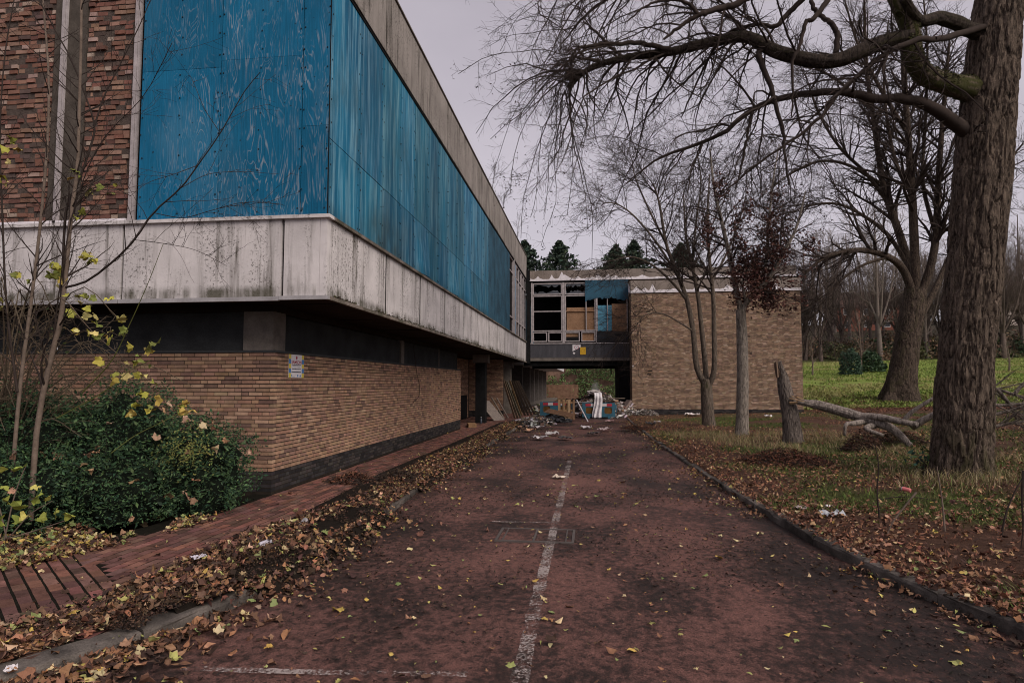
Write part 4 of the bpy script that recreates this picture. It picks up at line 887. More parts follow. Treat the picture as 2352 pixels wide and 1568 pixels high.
# --- small multi-stemmed tree in front of the brick block
q = ground_at(1628, 978); Y0 = q[1]
pt = lambda *a: pxpath([(x, y, Y0 + d) for x, y, d in a])
stems = [(np.vstack([q - [0, 0, .1], pt((1625, 930, 0), (1622, 880, 0), (1622, 868, 0))]), .24, .17),
 (pt((1620, 885, 0), (1600, 840, 0), (1592, 760, 0), (1578, 690, .2), (1560, 640, .3), (1530, 560, .4), (1515, 470, .5), (1500, 420, .5)), .13, .02),
 (pt((1622, 885, 0), (1620, 840, .2), (1610, 740, .4), (1603, 680, .4), (1590, 610, .5), (1575, 540, .6), (1570, 440, .7)), .12, .02),
 (pt((1626, 888, 0), (1640, 850, -.2), (1640, 760, -.3), (1638, 680, -.4), (1630, 600, -.5), (1625, 500, -.5), (1630, 400, -.6)), .12, .02),
 (pt((1578, 690, .2), (1545, 650, 0), (1500, 610, -.3), (1450, 590, -.6), (1400, 600, -.8)), .06, .012),
 (pt((1592, 760, 0), (1560, 740, -.4), (1520, 720, -.7), (1480, 725, -.9), (1455, 760, -1)), .04, .008),
 (pt((1638, 640, -.4), (1670, 580, -.4), (1700, 500, -.3), (1720, 420, -.2)), .05, .012),
 (pt((1560, 640, .3), (1510, 560, .2), (1460, 500, 0), (1420, 470, -.2), (1385, 465, -.3)), .055, .012),
 (pt((1530, 560, .4), (1490, 480, .6), (1460, 410, .8), (1450, 360, .8)), .05, .012),
 (pt((1590, 610, .5), (1600, 500, .8), (1610, 420, 1), (1600, 340, 1.2)), .05, .012)]
small_tree('spreading_tree', 'small bare tree with three rising stems before the brick block', q, stems, MAT['bark_mid'],
  [dict(count=135, length=3.0, ang=(30, 65), npts=9, droop=.0, wob=.11, rr=.5, rmin=.011, t0=.5, fall=.3), dict(count=1050, length=1.3, ang=(25, 55), npts=6, droop=.02, wob=.14, rr=.6, rmin=.008, t0=.1), dict(count=7500, length=.55, ang=(25, 55), npts=4, droop=.01, wob=.15, rr=.6, rmin=.0058, t0=.1)],
  tr=(40, 60, .012, 3, 41, (.25, .25), lambda V, n: .8 * sstep(.42, .6, n) * sstep(1.3, 1.75, V[..., 2])))

# --- pale-barked copper tree with dead leaves
q = ground_at(1704, 998); Y0 = q[1]
stems = [(np.vstack([q - [0, 0, .1], pt((1706, 900, 0), (1705, 800, 0), (1703, 750, 0), (1700, 690, 0))]), .19, .13),
 (pt((1702, 715, 0), (1692, 670, 0), (1680, 610, .1), (1660, 520, .2), (1640, 430, .3), (1630, 340, .3)), .10, .02),
 (pt((1702, 725, 0), (1715, 695, -.1), (1740, 668, -.2), (1772, 630, -.4), (1800, 580, -.6), (1830, 520, -.7), (1850, 440, -.8)), .095, .02),
 (pt((1716, 700, -.1), (1708, 670, -.2), (1703, 645, -.2)), .05, .03),
 (pt((1740, 668, -.2), (1760, 600, 0), (1765, 520, .2), (1775, 420, .3), (1790, 330, .4)), .06, .015)]
t3, tw = small_tree('copper_leaved_tree', 'slim pale trunk forking under hanging dark copper leaves', q, stems, MAT['bark_pale_trunk'],
  [dict(count=60, length=2.0, ang=(30, 70), npts=8, droop=.05, wob=.10, rr=.5, rmin=.010, t0=.3), dict(count=420, length=.9, ang=(25, 60), npts=6, droop=.06, wob=.14, rr=.6, rmin=.0055, t0=.1), dict(count=2400, length=.35, ang=(25, 55), npts=4, droop=.06, wob=.15, rr=.6, rmin=.004, t0=.1)],
  tr=(36, 60, .008, 3, 47, (.3, .2), None))
cc = np.array([at(rng.normal(1750, 58), 690 - abs(rng.normal(0, 105)), Y0 - .3 + rng.normal(0, .5)) for _ in range(46)]); _cc = np.array([at(x, y, Y0 - .3) for x, y in ((1700, 640), (1760, 610), (1790, 560), (1740, 540), (1820, 600), (1680, 590), (1780, 470), (1655, 610), (1830, 660), (1700, 540), (1690, 660), (1730, 650), (1775, 640), (1840, 560))])
N = 8500; ci = rng.choice(len(cc), N); pos = cc[ci] + rng.normal(0, 1, (N, 3)) * np.array([.13, .13, .30])
clump = fbm(pos * 2.6, 3, 91); pos = pos[clump > .42]; N = len(pos)
g = G(); scatter(g, 'oval', pos, rng.uniform(.07, .13, N), pal(N, [(.075, .032, .027), (.045, .022, .02), (.11, .05, .038)], v=.3), 1.1, .8); g.build('dead_leaves', MAT['leaf'], t3, kind='stuff')

# --- the second big beech on the grass
q = ground_at(2068, 920); Y0 = q[1]; Q2 = q
stems = [(np.vstack([q - [0, 0, .15], pt((2073, 870, 0), (2082, 800, 0), (2092, 740, 0), (2100, 690, 0), (2103, 640, 0))]), .72, .52),
 (pt((2098, 680, 0), (2075, 620, -.5), (2040, 590, -1.2), (1985, 575, -2), (1930, 580, -2.6), (1880, 600, -3), (1830, 650, -3.3)), .24, .03),
 (pt((2100, 670, 0), (2085, 600, .5), (2060, 520, 1), (2030, 430, 1.4), (2010, 300, 1.8), (1990, 150, 2), (1985, 0, 2)), .26, .06),
 (pt((2103, 660, 0), (2100, 560, -.5), (2095, 450, -1), (2085, 300, -1.4), (2075, 150, -1.8), (2070, -20, -2)), .27, .07),
 (pt((2108, 690, 0), (2135, 620, -.3), (2150, 540, -.6), (2155, 420, -1), (2165, 280, -1.4), (2180, 100, -2)), .25, .06),
 (pt((2112, 730, 0), (2150, 660, .5), (2185, 580, 1), (2230, 480, 1.5), (2290, 400, 2), (2350, 330, 2)), .20, .04),
 (pt((2080, 600, .5), (2040, 540, .3), (1990, 500, 0), (1930, 470, -.4), (1870, 470, -.6), (1810, 490, -.8)), .13, .025),
 (pt((2050, 480, 1), (1990, 400, .5), (1930, 340, 0), (1880, 260, -.4), (1850, 170, -.8)), .12, .025),
 (pt((2080, 300, -1.4), (2020, 200, -1.5), (1970, 100, -1.6), (1940, 0, -1.8)), .12, .03),
 (pt((2040, 590, -1.2), (1980, 610, -2), (1925, 650, -2.6), (1880, 710, -3), (1850, 780, -3.2)), .09, .015),
 (pt((2020, 420, 1.4), (1950, 380, 1), (1890, 370, .4), (1830, 390, 0), (1770, 430, -.4)), .11, .02),
 (pt((2000, 250, 1.8), (1930, 190, 1.2), (1860, 150, .6), (1790, 130, 0)), .10, .02),
 (pt((2095, 450, -1), (2060, 380, -1.4), (2040, 290, -1.8), (2030, 180, -2), (2040, 50, -2)), .12, .03),
 (pt((2150, 540, -.6), (2120, 420, -.2), (2125, 280, .2), (2130, 120, .4), (2120, -20, .6)), .12, .03)]
small_tree('old_beech', 'broad old beech with flared foot and rising limbs on the grass slope', q, stems, MAT['bark_beech'],
  [dict(count=230, length=5.0, ang=(20, 55), npts=9, droop=-.02, wob=.12, rr=.55, rmin=.028, t0=.32), dict(count=2000, length=2.1, ang=(25, 55), npts=6, droop=.015, wob=.14, rr=.6, rmin=.012, t0=.1), dict(count=11000, length=.95, ang=(25, 60), npts=4, droop=.02, wob=.15, rr=.65, rmin=.009, t0=.1)],
  tr=(110, 130, .03, 4, 53, (.75, .8), lambda V, n: .3 * sstep(.5, .7, n)))

# --- broken stump and fallen log
q = ground_at(1822, 1018); Y0 = q[1]
st = thing('broken_stump', 'leaning broken trunk stump with splintered top on the leaf-strewn verge', 'stump', q)
pth = np.vstack([q - [0, 0, .1], pt((1817, 960, 0), (1806, 905, 0), (1797, 868, 0), (1786, 838, 0))])
V, F, C = trunk_mesh(pth, [.25, .21, .185, .15, .11], 60, 80, .016, 3.5, 61, (.3, .2))
V = V.reshape(80, 60, 3); cut = sstep(.62, 1.0, np.linspace(0, 1, 80))[:, None] * np.clip(np.cos(np.linspace(0, 2 * np.pi, 60) - .4), 0, 1)[None]
axis_ = spline(pth, 80)[:, None, :]; V = axis_ + (V - axis_) * (1 - .75 * cut[..., None]); V[-1] += rng.normal(0, .012, (60, 3)) + np.array([0, 0, .12]) * rng.random((60, 1))
G().add(V.reshape(-1, 3), F, C).build('trunk', MAT['bark_dead'], st)
for k in range(9):
    a = pth[-1] + rng.normal(0, .045, 3) * [1, 1, .3]; G().bar(a - [-.06 + rng.normal(0, .03), rng.normal(0, .03), .35], a + [-.03 + rng.normal(0, .03), rng.normal(0, .02), rng.uniform(-.05, .14)], rng.uniform(.03, .06), .03, (.16, .11, .08), roll=rng.uniform(0, 3)).build('splinter', MAT['wood'], st)
lg = thing('fallen_log', 'grey fallen trunk with snapped pale end lying towards the big tree', 'log', ground_at(2010, 985))
lp = pxpath([(1832, 922, Y0 - .3), (1880, 930, Y0 - .4), (1945, 948, Y0 - .7), (2000, 965, Y0 - 1.0), (2050, 985, Y0 - 1.3), (2090, 1000, Y0 - 1.5)])
lp[-1, 2] = hgt(lp[-1, 0], lp[-1, 1]) + .02
V, F, C = trunk_mesh(lp, [.07, .11, .12, .115, .10, .065], 40, 80, .01, 3, 67); G().add(V, F, C).build('trunk', MAT['log_bark'], lg)
for pts, r0, r1 in (([(1965, 955, Y0 - .8), (2020, 958, Y0 - 1.2), (2070, 968, Y0 - 1.6), (2110, 976, Y0 - 1.8)], .10, .07), ([(2075, 968, Y0 - 1.6), (2090, 950, Y0 - 1.7), (2110, 935, Y0 - 1.8), (2160, 905, Y0 - 2.0)], .06, .04), ([(2095, 980, Y0 - 1.6), (2120, 965, Y0 - 1.8), (2160, 945, Y0 - 2), (2210, 930, Y0 - 2)], .09, .06), ([(1985, 968, Y0 - .9), (1960, 972, Y0 - 1.3), (1943, 975, Y0 - 1.5), (1940, 1000, Y0 - 1.5)], .08, .03), ([(2010, 975, Y0 - 1.), (1990, 985, Y0 - 1.4), (2030, 1000, Y0 - 1.6)], .09, .04)):
    p = spline(pxpath(pts), 16); G().tubes(p, np.linspace(r0, r1, 16), 10, ZERO, cap=True).build('limb', MAT['log_bark'], lg, smooth=True)
for k in range(5): G().bar(lp[0] + [.25, -.05 + rng.normal(0, .05), rng.normal(.02, .05)], lp[0] + [-.12 + rng.normal(0, .06), rng.normal(0, .05), rng.normal(.05, .05)], .06, .03, (.36, .24, .14)).build('splinter', MAT['wood'], lg)
# ------------------------------------------------------------------ conifers and the wood behind
def conifer(name, label, base, h, rad, seed, nb=420, col=None, group='conifers behind the roofs'):
    t = thing(name, label, 'tree', base, group)
    base = np.asarray(base); G().tubes(np.stack([base + [0, 0, z] for z in np.linspace(-.2, h, 8)]), np.linspace(.35, .04, 8), 7, ZERO).build('trunk', MAT['bark'], t)
    zt = rng.uniform(.2, 1.0, nb) ** .75; a = rng.uniform(0, 2 * np.pi, nb); L_ = np.minimum(rad, .68 * h * (1 - zt) + .1) * rng.uniform(.55, 1.2, nb)
    u = np.stack([np.cos(a), np.sin(a), np.full(nb, .62)], -1)
    sp = np.linspace(.25, 1.0, 13); P = base + np.array([0, 0, 1]) * (zt * h)[:, None, None] + u[:, None, :] * (L_[:, None] * sp[None])[..., None] - np.array([0, 0, .35]) * (L_[:, None] * sp[None] ** 2)[..., None]
    P = P.reshape(-1, 3) + rng.normal(0, .12, (nb * 13, 3)); N = len(P)
    g = G(); scatter(g, 'oval', P, rng.uniform(.35, .7, N), pal(N, col or [(.04, .062, .046), (.026, .042, .032), (.06, .085, .055)], v=.35), .9, .6)
    g.build('foliage', MAT['leaf'], t, kind='stuff'); return t
for k, (x, y, Y, w, lab) in enumerate(((1205, 555, 90, 2.4, 'narrow dark conifer peeping past the end of the long parapet'), (1285, 556, 88, 3.6, 'conical dark conifer standing clear above the link bridge'), (1415, 566, 86, 3.4, 'conifer left of the pair above the bridge roof'), (1455, 556, 89, 3.8, 'tallest conifer just left of the spreading tree crown'), (1563, 562, 87, 4.2, 'broad conifer behind the brick block seen through bare twigs'), (1625, 625, 86, 3.0, 'low conifer top over the far brick block roof'))):
    p = at(x, y, Y); conifer('conifer', lab, (p[0], Y, 0), p[2], w * 1.7, k)

# bare trees of the wood on the bank: three kinds, copied
def wood_proto(k):
    h = (13, 16, 11)[k]; P0 = np.stack([spline([(0, 0, -.3), (.1, .1, h * .25), (-.1, .2, h * .55), (.2, 0, h * .9)], 14)] + [spline([(0, 0, h * .2), (1.1 * math.cos(a), 1.1 * math.sin(a), h * .42), (2.2 * math.cos(a), 2.2 * math.sin(a), h * .85)], 14) for a in (k, k + 1.9, k + 3.6, k + 5)])
    r0 = np.stack([np.linspace(.24, .03, 14)] + [np.linspace(.12, .02, 14)] * 4)
    a1, b1 = grow(P0, r0, 60, 3.2, (20, 50), 6, -.04, .1, .5, .025, .25); a2, b2 = grow(a1, b1, 420, 1.5, (25, 50), 5, -.01, .14, .6, .016, .1); a3, b3 = grow(a2, b2, 1300, .8, (25, 55), 3, 0, .14, .6, .011, .1)
    m1 = G().tubes(P0[:1], r0[:1], 7, ZERO); m2 = G().tubes(P0[1:], r0[1:], 5, ZERO).tubes(a1, b1, 4, ZERO).tubes(a2, b2, 3, ZERO).tubes(a3, b3, 3, ZERO)
    mk = lambda g, n: new_mesh(n, np.vstack(g.V), [np.vstack(f) for f in g.F.values()], np.vstack(g.C), True)
    return mk(m1, 'trunk'), mk(m2, 'crown')
WB = [simple('wood_bark_brown', (.145, .112, .098), .9), simple('wood_bark_grey', (.185, .152, .135), .9), simple('wood_bark_dark', (.10, .08, .071), .9)]
protos = [wood_proto(k) for k in range(3)]
spots = [(1860, 88), (1905, 93), (1945, 100), (1985, 90), (2020, 97), (2060, 92), (2100, 104), (2130, 89), (2165, 96), (2205, 91), (2250, 99), (2300, 90), (2335, 97), (2375, 92), (2420, 96), (1880, 108), (1960, 116), (2045, 118), (2140, 115), (2225, 112), (2310, 116), (2380, 110), (1800, 92), (1760, 100), (1720, 95), (1930, 128), (2180, 130), (2330, 84), (2290, 124), (1835, 90), (1895, 87), (2010, 88), (2080, 88), (2150, 92), (2240, 88), (2275, 92), (2360, 88), (1920, 110), (2000, 108), (2090, 112), (2350, 104), (1850, 120), (2110, 124)]
for k, (px, Y) in enumerate(spots):
    X_ = at(px, 880, Y)[0]; base = (X_, Y + rng.uniform(-2, 2), float(hgt(X_, Y)))
    t = thing('bare_tree', 'leafless tree in the wood beyond the field, one of many alike behind the trunks', 'tree', base, 'bare trees in the wood beyond the field')
    t.rotation_euler = (0, 0, rng.uniform(0, 6.28)); s_ = rng.uniform(.95, 1.4); t.scale = (s_, s_, s_ * rng.uniform(.85, 1.1))
    for me, nm in zip(protos[k % 3], ('trunk', 'crown')):
        o = bpy.data.objects.new(nm, me); COL.objects.link(o); o.parent = t
        if not me.materials: me.materials.append(WB[k % 3])
# shrubs along the foot of the wood
def bush(name, label, base, rx, rz, n, cols, size, group=None, par_mat='leaf', kindleaf='oval', stems=10, cat='bush'):
    t = thing(name, label, cat, base, group); base = np.asarray(base, float)
    d = unit(rng.normal(size=(n, 3))); d[:, 2] = np.abs(d[:, 2]) * 1.0; lump = .7 + .6 * fbm(d * 2.1 + base[0], 3, 71)
    P = base + d * (np.array([rx, rx, rz]) * (lump * rng.uniform(.55, 1.05, n) ** .5)[:, None]); 
    g = G(); scatter(g, kindleaf, P, rng.uniform(.6, 1.3, n) * size, pal(n, cols, v=.35), 1.0, .6); g.build('foliage', MAT[par_mat], t, kind='stuff')
    a = rng.uniform(0, 6.28, stems); tipv = base + np.c_[np.cos(a) * rx * .5, np.sin(a) * rx * .5, np.full(stems, rz * .75)]
    P = np.stack([np.tile(base, (stems, 1)), (base + tipv) / 2 + rng.normal(0, .05 * rx, (stems, 3)), tipv], 1); g = G(); g.tubes(P, np.tile(np.array([[.04, .03, .015]]) * max(rx, .4), (stems, 1)), 4, ZERO); g.build('stems', MAT['bark'], t, kind='stuff')
    return t
BR = [(.20, .13, .09), (.14, .095, .07), (.26, .17, .11), (.11, .095, .06)]; GR = [(.05, .085, .045), (.075, .12, .06), (.035, .06, .034)]; OL = [(.10, .115, .05), (.15, .14, .065), (.075, .085, .045)]
gb = ground_at(1955, 860); bush('holly_bush', 'rounded blue-green evergreen bush at the top of the field', gb, .95, 2.3, 2600, [(.055, .095, .065), (.035, .065, .045), (.08, .13, .085)], .2)
gb = ground_at(2000, 853); bush('holly_bush', 'smaller dark evergreen bush behind the rounded blue-green one', gb, 1.2, 1.9, 1500, GR, .3)
und = G()
for k in range(70):
    px = 1760 + k * 10 + rng.uniform(-6, 6); Y = rng.uniform(86, 100); X_ = at(px, 880, Y)[0]; base = np.array([X_, Y, hgt(X_, Y)]); n = 240
    d = unit(rng.normal(size=(n, 3))); d[:, 2] = np.abs(d[:, 2]); r = rng.uniform(1.2, 2.6); scatter(und, 'oval', base + d * np.array([r, r, r * rng.uniform(.7, 1.5)]) * rng.uniform(.5, 1.05, (n, 1)), rng.uniform(.2, .5, n), pal(n, (BR, BR, OL, GR)[rng.integers(4)], v=.35), 1.0, .6)
o = und.build('undergrowth', MAT['leaf'], None, kind='stuff'); tag(o, 'brown and olive undergrowth along the foot of the wood', 'undergrowth')
# hedge of greenery behind the ivy wall
for k, (x, Y, h, c, lab) in enumerate(((-5, 80, 7.5, GR, 'dark green tree behind the left end of the ivy wall'), (-.5, 79, 8, OL, 'olive tree above the middle of the ivy wall'), (2.5, 80, 7, [(.30, .21, .04), (.2, .14, .04), (.09, .08, .03)], 'yellow-leaved tree glimpsed under the bridge'), (6, 81, 8, BR, 'brown-leaved tree behind the right end of the ivy wall'), (-11, 84, 9, BR, 'brown tree left beyond the rear wing'))):
    bush('yard_tree', lab, (x, Y, 0), 3.0, h, 2600, c, .4, None, cat='tree')
# thin young trees on the field
for k, (px, py, hh) in enumerate(((1978, 857, 5.0), (1866, 862, 3.6), (2318, 852, 2.6))):
    q = ground_at(px, py); P = [(np.array([q - [0, 0, .1], q + [.05, 0, hh * .4], q + [-.05, .1, hh]]), .09, .015)]
    small_tree('young_tree', ('pale young tree beside the blue-green bush on the field', 'thin sapling by the right corner of the brick block', 'small bare sapling on the field right of the big trunk')[k], q, P, MAT['bark_pale'],
      [dict(count=16, length=hh * .45, ang=(30, 55), npts=6, droop=-.05, wob=.08, rr=.5, rmin=.018, t0=.25), dict(count=90, length=hh * .16, ang=(30, 55), npts=4, droop=-.02, wob=.1, rr=.6, rmin=.012)], twigmat=MAT['bark_pale'])
# houses on the hill
def house(name, label, px, py, Y, w, hw, hr, wallc, roofc, rz=0.0):
    p = at(px, py, Y); t = thing(name, label, 'house', (p[0], p[1], p[2])); x, y, z = p; d = 7.0
    cw = simple('house_wall', wallc, .9, .2); rc = simple('house_roof', roofc, .9, .3, 4)
    bx('wall', cw, t, x - w / 2, x + w / 2, y, y + d, z - 3, z + hw)
    r = G().prism([(x - w / 2 - .3, y - .35, z + hw), (x - w / 2 - .3, y + d + .35, z + hw), (x - w / 2 - .3, y + d / 2, z + hw + hr)], None, (w + .6, 0, 0)).build('roof', rc, t)
    bx('chimney', simple('chimney_brick', (.2, .1, .07)), r, x + w * .3, x + w * .3 + .8, y + d / 2 - .4, y + d / 2 + .4, z + hw + hr - .6, z + hw + hr + 1.0)
    for k in range(4):
        for zz in (.9, 3.4):
            if zz + 1.2 < hw: f = bx('window', simple('house_window_frame', (.75, .73, .72), .5), t, x - w / 2 + (k + .5) * w / 4 - .6, x - w / 2 + (k + .5) * w / 4 + .6, y - .05, y - .003, z + zz, z + zz + 1.3); bx('pane', MAT['glass'], f, x - w / 2 + (k + .5) * w / 4 - .5, x - w / 2 + (k + .5) * w / 4 + .5, y - .058, y - .052, z + zz + .1, z + zz + 1.2)
    return t
house('hill_house', 'cream house with slate roof high on the hill at the right edge', 2335, 760, 138, 16, 5.4, 3.6, (.55, .47, .42), (.06, .045, .045))
house('hill_house', 'red brick house with white windows half hidden by the wood', 2015, 762, 134, 15, 5.0, 3.4, (.24, .10, .075), (.12, .075, .065))
# birch seedlings rooted on the long roof
for k, y in enumerate((24.5, 27.5, 33.0)):
    base = np.array([BX - .15, y, Z3]); P = [(np.array([base, base + [.05, 0, .7], base + [.15, .1, 1.5]]), .012, .004)]
    small_tree('roof_birch', ('thin birch seedling nearest the camera on the parapet', 'middle of three birch seedlings on the parapet', 'birch seedling at the far end of the parapet')[k], base, P, MAT['bark'], [dict(count=14, length=.9, ang=(20, 45), npts=5, droop=.02, wob=.1, rr=.6, rmin=.005), dict(count=80, length=.35, ang=(20, 50), npts=4, droop=.03, wob=.1, rr=.6, rmin=.004)])
# ------------------------------------------------------------------ evergreen shrub by the wall
LUMPS = [((-5.22, 7.9, .42), (.72, .72, .78)), ((-6.15, 7.75, .65), (.85, .85, 1.0)), ((-7.05, 7.1, .7), (1.0, .9, .9)), ((-5.75, 7.1, .32), (.7, .6, .6)), ((-6.5, 6.45, .38), (.8, .6, .6)), ((-8.1, 7.0, .8), (1.2, 1.0, 1.0)), ((-7.4, 5.9, .35), (.9, .6, .6))]
sh = thing('evergreen_shrub', 'dense dark green evergreen shrub against the corner of the brick wall', 'shrub', (-6.4, 7.3, 0))
g = G(); core = G()
for c, r in LUMPS:
    c = np.array(c); r = np.array(r); n = int(15000 * (r[0] * r[2]) / .75); d = unit(rng.normal(size=(n, 3)))
    lump = .42 + 1.15 * fbm(d * 3.2 + c, 4, 81) ; rad = lump * rng.uniform(.72, 1.06, n) ** .6
    P = c + d * r * rad[:, None]; P = P[P[:, 2] > .02]; n = len(P)
    sh_c = pal(n, [(.045, .09, .045), (.028, .06, .034), (.07, .125, .055), (.09, .15, .065), (.02, .04, .024)], v=.35)
    scatter(g, 'quad', P, np.clip(rng.lognormal(-3.25, .4, n), .018, .085), sh_c, 1.0, .5)
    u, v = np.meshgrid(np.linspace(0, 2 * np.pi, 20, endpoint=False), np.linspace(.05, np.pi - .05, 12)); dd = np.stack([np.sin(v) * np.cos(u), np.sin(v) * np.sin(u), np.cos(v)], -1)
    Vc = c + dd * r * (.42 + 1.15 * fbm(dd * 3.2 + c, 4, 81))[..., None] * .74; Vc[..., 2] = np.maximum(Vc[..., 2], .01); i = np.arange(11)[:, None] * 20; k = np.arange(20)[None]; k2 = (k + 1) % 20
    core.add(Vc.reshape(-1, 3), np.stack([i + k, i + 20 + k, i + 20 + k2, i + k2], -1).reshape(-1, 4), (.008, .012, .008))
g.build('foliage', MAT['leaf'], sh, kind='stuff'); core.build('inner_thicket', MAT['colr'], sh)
N = 500; c = at(430, 1035, 7.2); P = c + rng.normal(0, 1, (N, 3)) * [.16, .12, .13]; g = G(); scatter(g, 'quad', P, rng.uniform(.025, .05, N), pal(N, [(.22, .22, .07), (.13, .16, .05)], v=.3), 1.0); g.build('yellow_sprig', MAT['leaf'], sh, kind='stuff')
N = 90; ci = rng.choice(len(LUMPS), N); d = unit(rng.normal(size=(N, 3)) + [.5, -1.2, .4]); P = np.array([np.array(LUMPS[a][0]) + q * np.array(LUMPS[a][1]) * 1.03 for a, q in zip(ci, d)])
g = G(); scatter(g, 'maple', P, rng.uniform(.09, .16, N), pal(N, [(.42, .25, .15), (.28, .16, .10), (.5, .36, .24)], v=.3), .9, 1.6); g.build('caught_leaves', MAT['leaf'], sh, kind='stuff')

# loose shoots that break the outline
N = 150; ci = rng.choice(len(LUMPS), N); d = unit(rng.normal(size=(N, 3)) + [.2, -.4, .7]); c0 = np.array([np.array(LUMPS[a][0]) + q * np.array(LUMPS[a][1]) * .85 for a, q in zip(ci, d)]); L_ = rng.uniform(.18, .42, N)
d2 = unit(d + rng.normal(0, .25, (N, 3)) + [0, 0, .5]); ts = np.linspace(0, 1, 5); P = c0[:, None] + d2[:, None] * (L_[:, None] * ts)[..., None] - np.array([0, 0, .12]) * (L_[:, None] * ts ** 2)[..., None]
G().tubes(P, np.full((N, 5), .003), 3).build('shoots', MAT['bark'], sh, kind='stuff')
ts = rng.uniform(.25, 1.05, (N, 16)); PL = (c0[:, None] + d2[:, None] * (L_[:, None] * ts)[..., None] - np.array([0, 0, .12]) * (L_[:, None] * ts ** 2)[..., None]).reshape(-1, 3) + rng.normal(0, .018, (N * 16, 3))
g = G(); scatter(g, 'quad', PL, rng.uniform(.02, .045, len(PL)), pal(len(PL), [(.06, .12, .055), (.09, .155, .07), (.04, .08, .04)], v=.3), .9, .5); g.build('shoot_leaves', MAT['leaf'], sh, kind='stuff')

# ------------------------------------------------------------------ young sycamore in front of it
SY = 6.3; RS = .72
sy = thing('young_sycamore', 'slender sycamore with a few yellow-green lobed leaves at the left edge', 'tree', at(70, 1190, SY))
stm = [([(70, 1195), (85, 985), (115, 830), (138, 740), (150, 640), (163, 500), (178, 380), (182, 250), (186, 100), (188, -80)], .042, .014),
 ([(20, 1190), (45, 900), (68, 720), (90, 540), (108, 340), (112, 180), (100, 20), (90, -80)], .03, .01),
 ([(150, 660), (200, 645), (260, 600), (309, 551), (352, 489), (415, 432), (454, 380), (506, 306), (559, 214), (597, 167)], .018, .004),
 ([(138, 745), (145, 600), (152, 480), (180, 420), (210, 330), (217, 290), (200, 230), (160, 130), (100, 20), (70, -60)], .02, .008),
 ([(217, 290), (240, 220), (275, 150), (320, 60), (350, -10)], .013, .004),
 ([(120, 800), (140, 640), (170, 480), (230, 330), (330, 220), (395, 100)], .011, .003),
 ([(40, 900), (15, 700), (5, 480), (0, 300), (12, 120), (40, -40)], .018, .006),
 ([(310, 551), (380, 560), (450, 575), (520, 610)], .006, .0025),
 ([(352, 489), (420, 500), (480, 485), (560, 465), (650, 470)], .007, .0025),
 ([(415, 432), (480, 400), (560, 395), (640, 400)], .006, .002),
 ([(454, 380), (400, 400), (340, 420), (300, 450)], .006, .002),
 ([(506, 306), (470, 250), (440, 180), (430, 175)], .006, .002),
 ([(300, 450), (250, 430), (180, 440), (100, 470), (0, 480)], .006, .003),
 ([(190, 900), (255, 830), (300, 740), (340, 650), (375, 560)], .010, .003),
 ([(255, 1040), (310, 1000), (370, 970), (430, 940)], .007, .003), ([(130, 960), (230, 905), (300, 850), (350, 825)], .008, .003)]
P = np.stack([spline(np.array([at(x, y, SY + .5 * math.sin(k * 2.3) * (j / (len(p) - 1))) for j, (x, y) in enumerate(p)]), 20) for k, (p, _, _) in enumerate(stm)]); r = np.stack([np.linspace(a * RS, e * .9, 20) for _, a, e in stm])
for k in range(2): G().tubes(P[k:k + 1], r[k:k + 1], 9).build('trunk', MAT['bark_pale'], sy, smooth=True)
for k in range(2, len(P)): G().tubes(P[k:k + 1], r[k:k + 1], 6).build('stem', MAT['bark'] if k < 13 else simple('green_shoot', (.12, .13, .04)), sy, smooth=True)
A, a_ = grow(P[:13], r[:13], 270, .8, (25, 60), 7, -.02, .09, .5, .0026, .15); B, b_ = grow(A, a_, 700, .3, (25, 60), 4, 0, .12, .6, .002, .2)
G().tubes(A, a_, 4).tubes(B, b_, 3).build('twigs', MAT['bark'], sy, kind='stuff')
clu = [(130, 640), (165, 680), (185, 715), (215, 740), (235, 770), (195, 760), (160, 750), (262, 765), (285, 745), (300, 835), (330, 820), (350, 850), (355, 800), (340, 905), (320, 915), (305, 950), (240, 840), (255, 860), (400, 935), (430, 945), (125, 600), (180, 590), (205, 600), (110, 620), (225, 610), (20, 330), (40, 350), (10, 400), (180, 490), (215, 450), (170, 395), (250, 430), (60, 640), (20, 690), (250, 690), (205, 690), (330, 860), (350, 945)]
pos = []; szs = []
for x, y in clu:
    for _ in range(2 + int(rng.random() < .6)): pos.append(at(x + rng.normal(0, 12), y + rng.normal(0, 10), SY + rng.normal(0, .15))); szs.append(rng.uniform(.08, .16))
yc = [(.40, .37, .07), (.28, .29, .06), (.48, .42, .16), (.17, .19, .05), (.40, .30, .08)]
for p, z, c in zip(pos, szs, pal(len(pos), yc, v=.2)):
    g = G(); scatter(g, 'maple', p[None], [z], c[None], .8, 2.0); g.build('leaf', MAT['leaf'], sy)
low = thing('sycamore_sucker', 'low yellow-green sycamore shoot in the bottom left corner of the shrub', 'sapling', at(20, 1230, 4.9))
ps = [[(10, 1240), (30, 1150), (50, 1090), (60, 1070)], [(20, 1235), (70, 1180), (120, 1150)], [(15, 1235), (0, 1170), (-20, 1100)], [(25, 1235), (90, 1215), (150, 1195)]]
for p in ps: G().tubes(spline(pxpath([(x, y, 4.9) for x, y in p]), 10), np.linspace(.006, .003, 10), 5).build('stem', MAT['bark_pale'], low)
pos = [at(x + rng.normal(0, 10), y + rng.normal(0, 8), 4.9 + rng.normal(0, .08)) for x, y in ((40, 1090), (70, 1110), (108, 1140), (90, 1175), (30, 1160), (5, 1085), (130, 1185), (60, 1200), (20, 1125), (75, 1145), (150, 1190), (110, 1195), (0, 1200), (45, 1185), (10, 1150))]
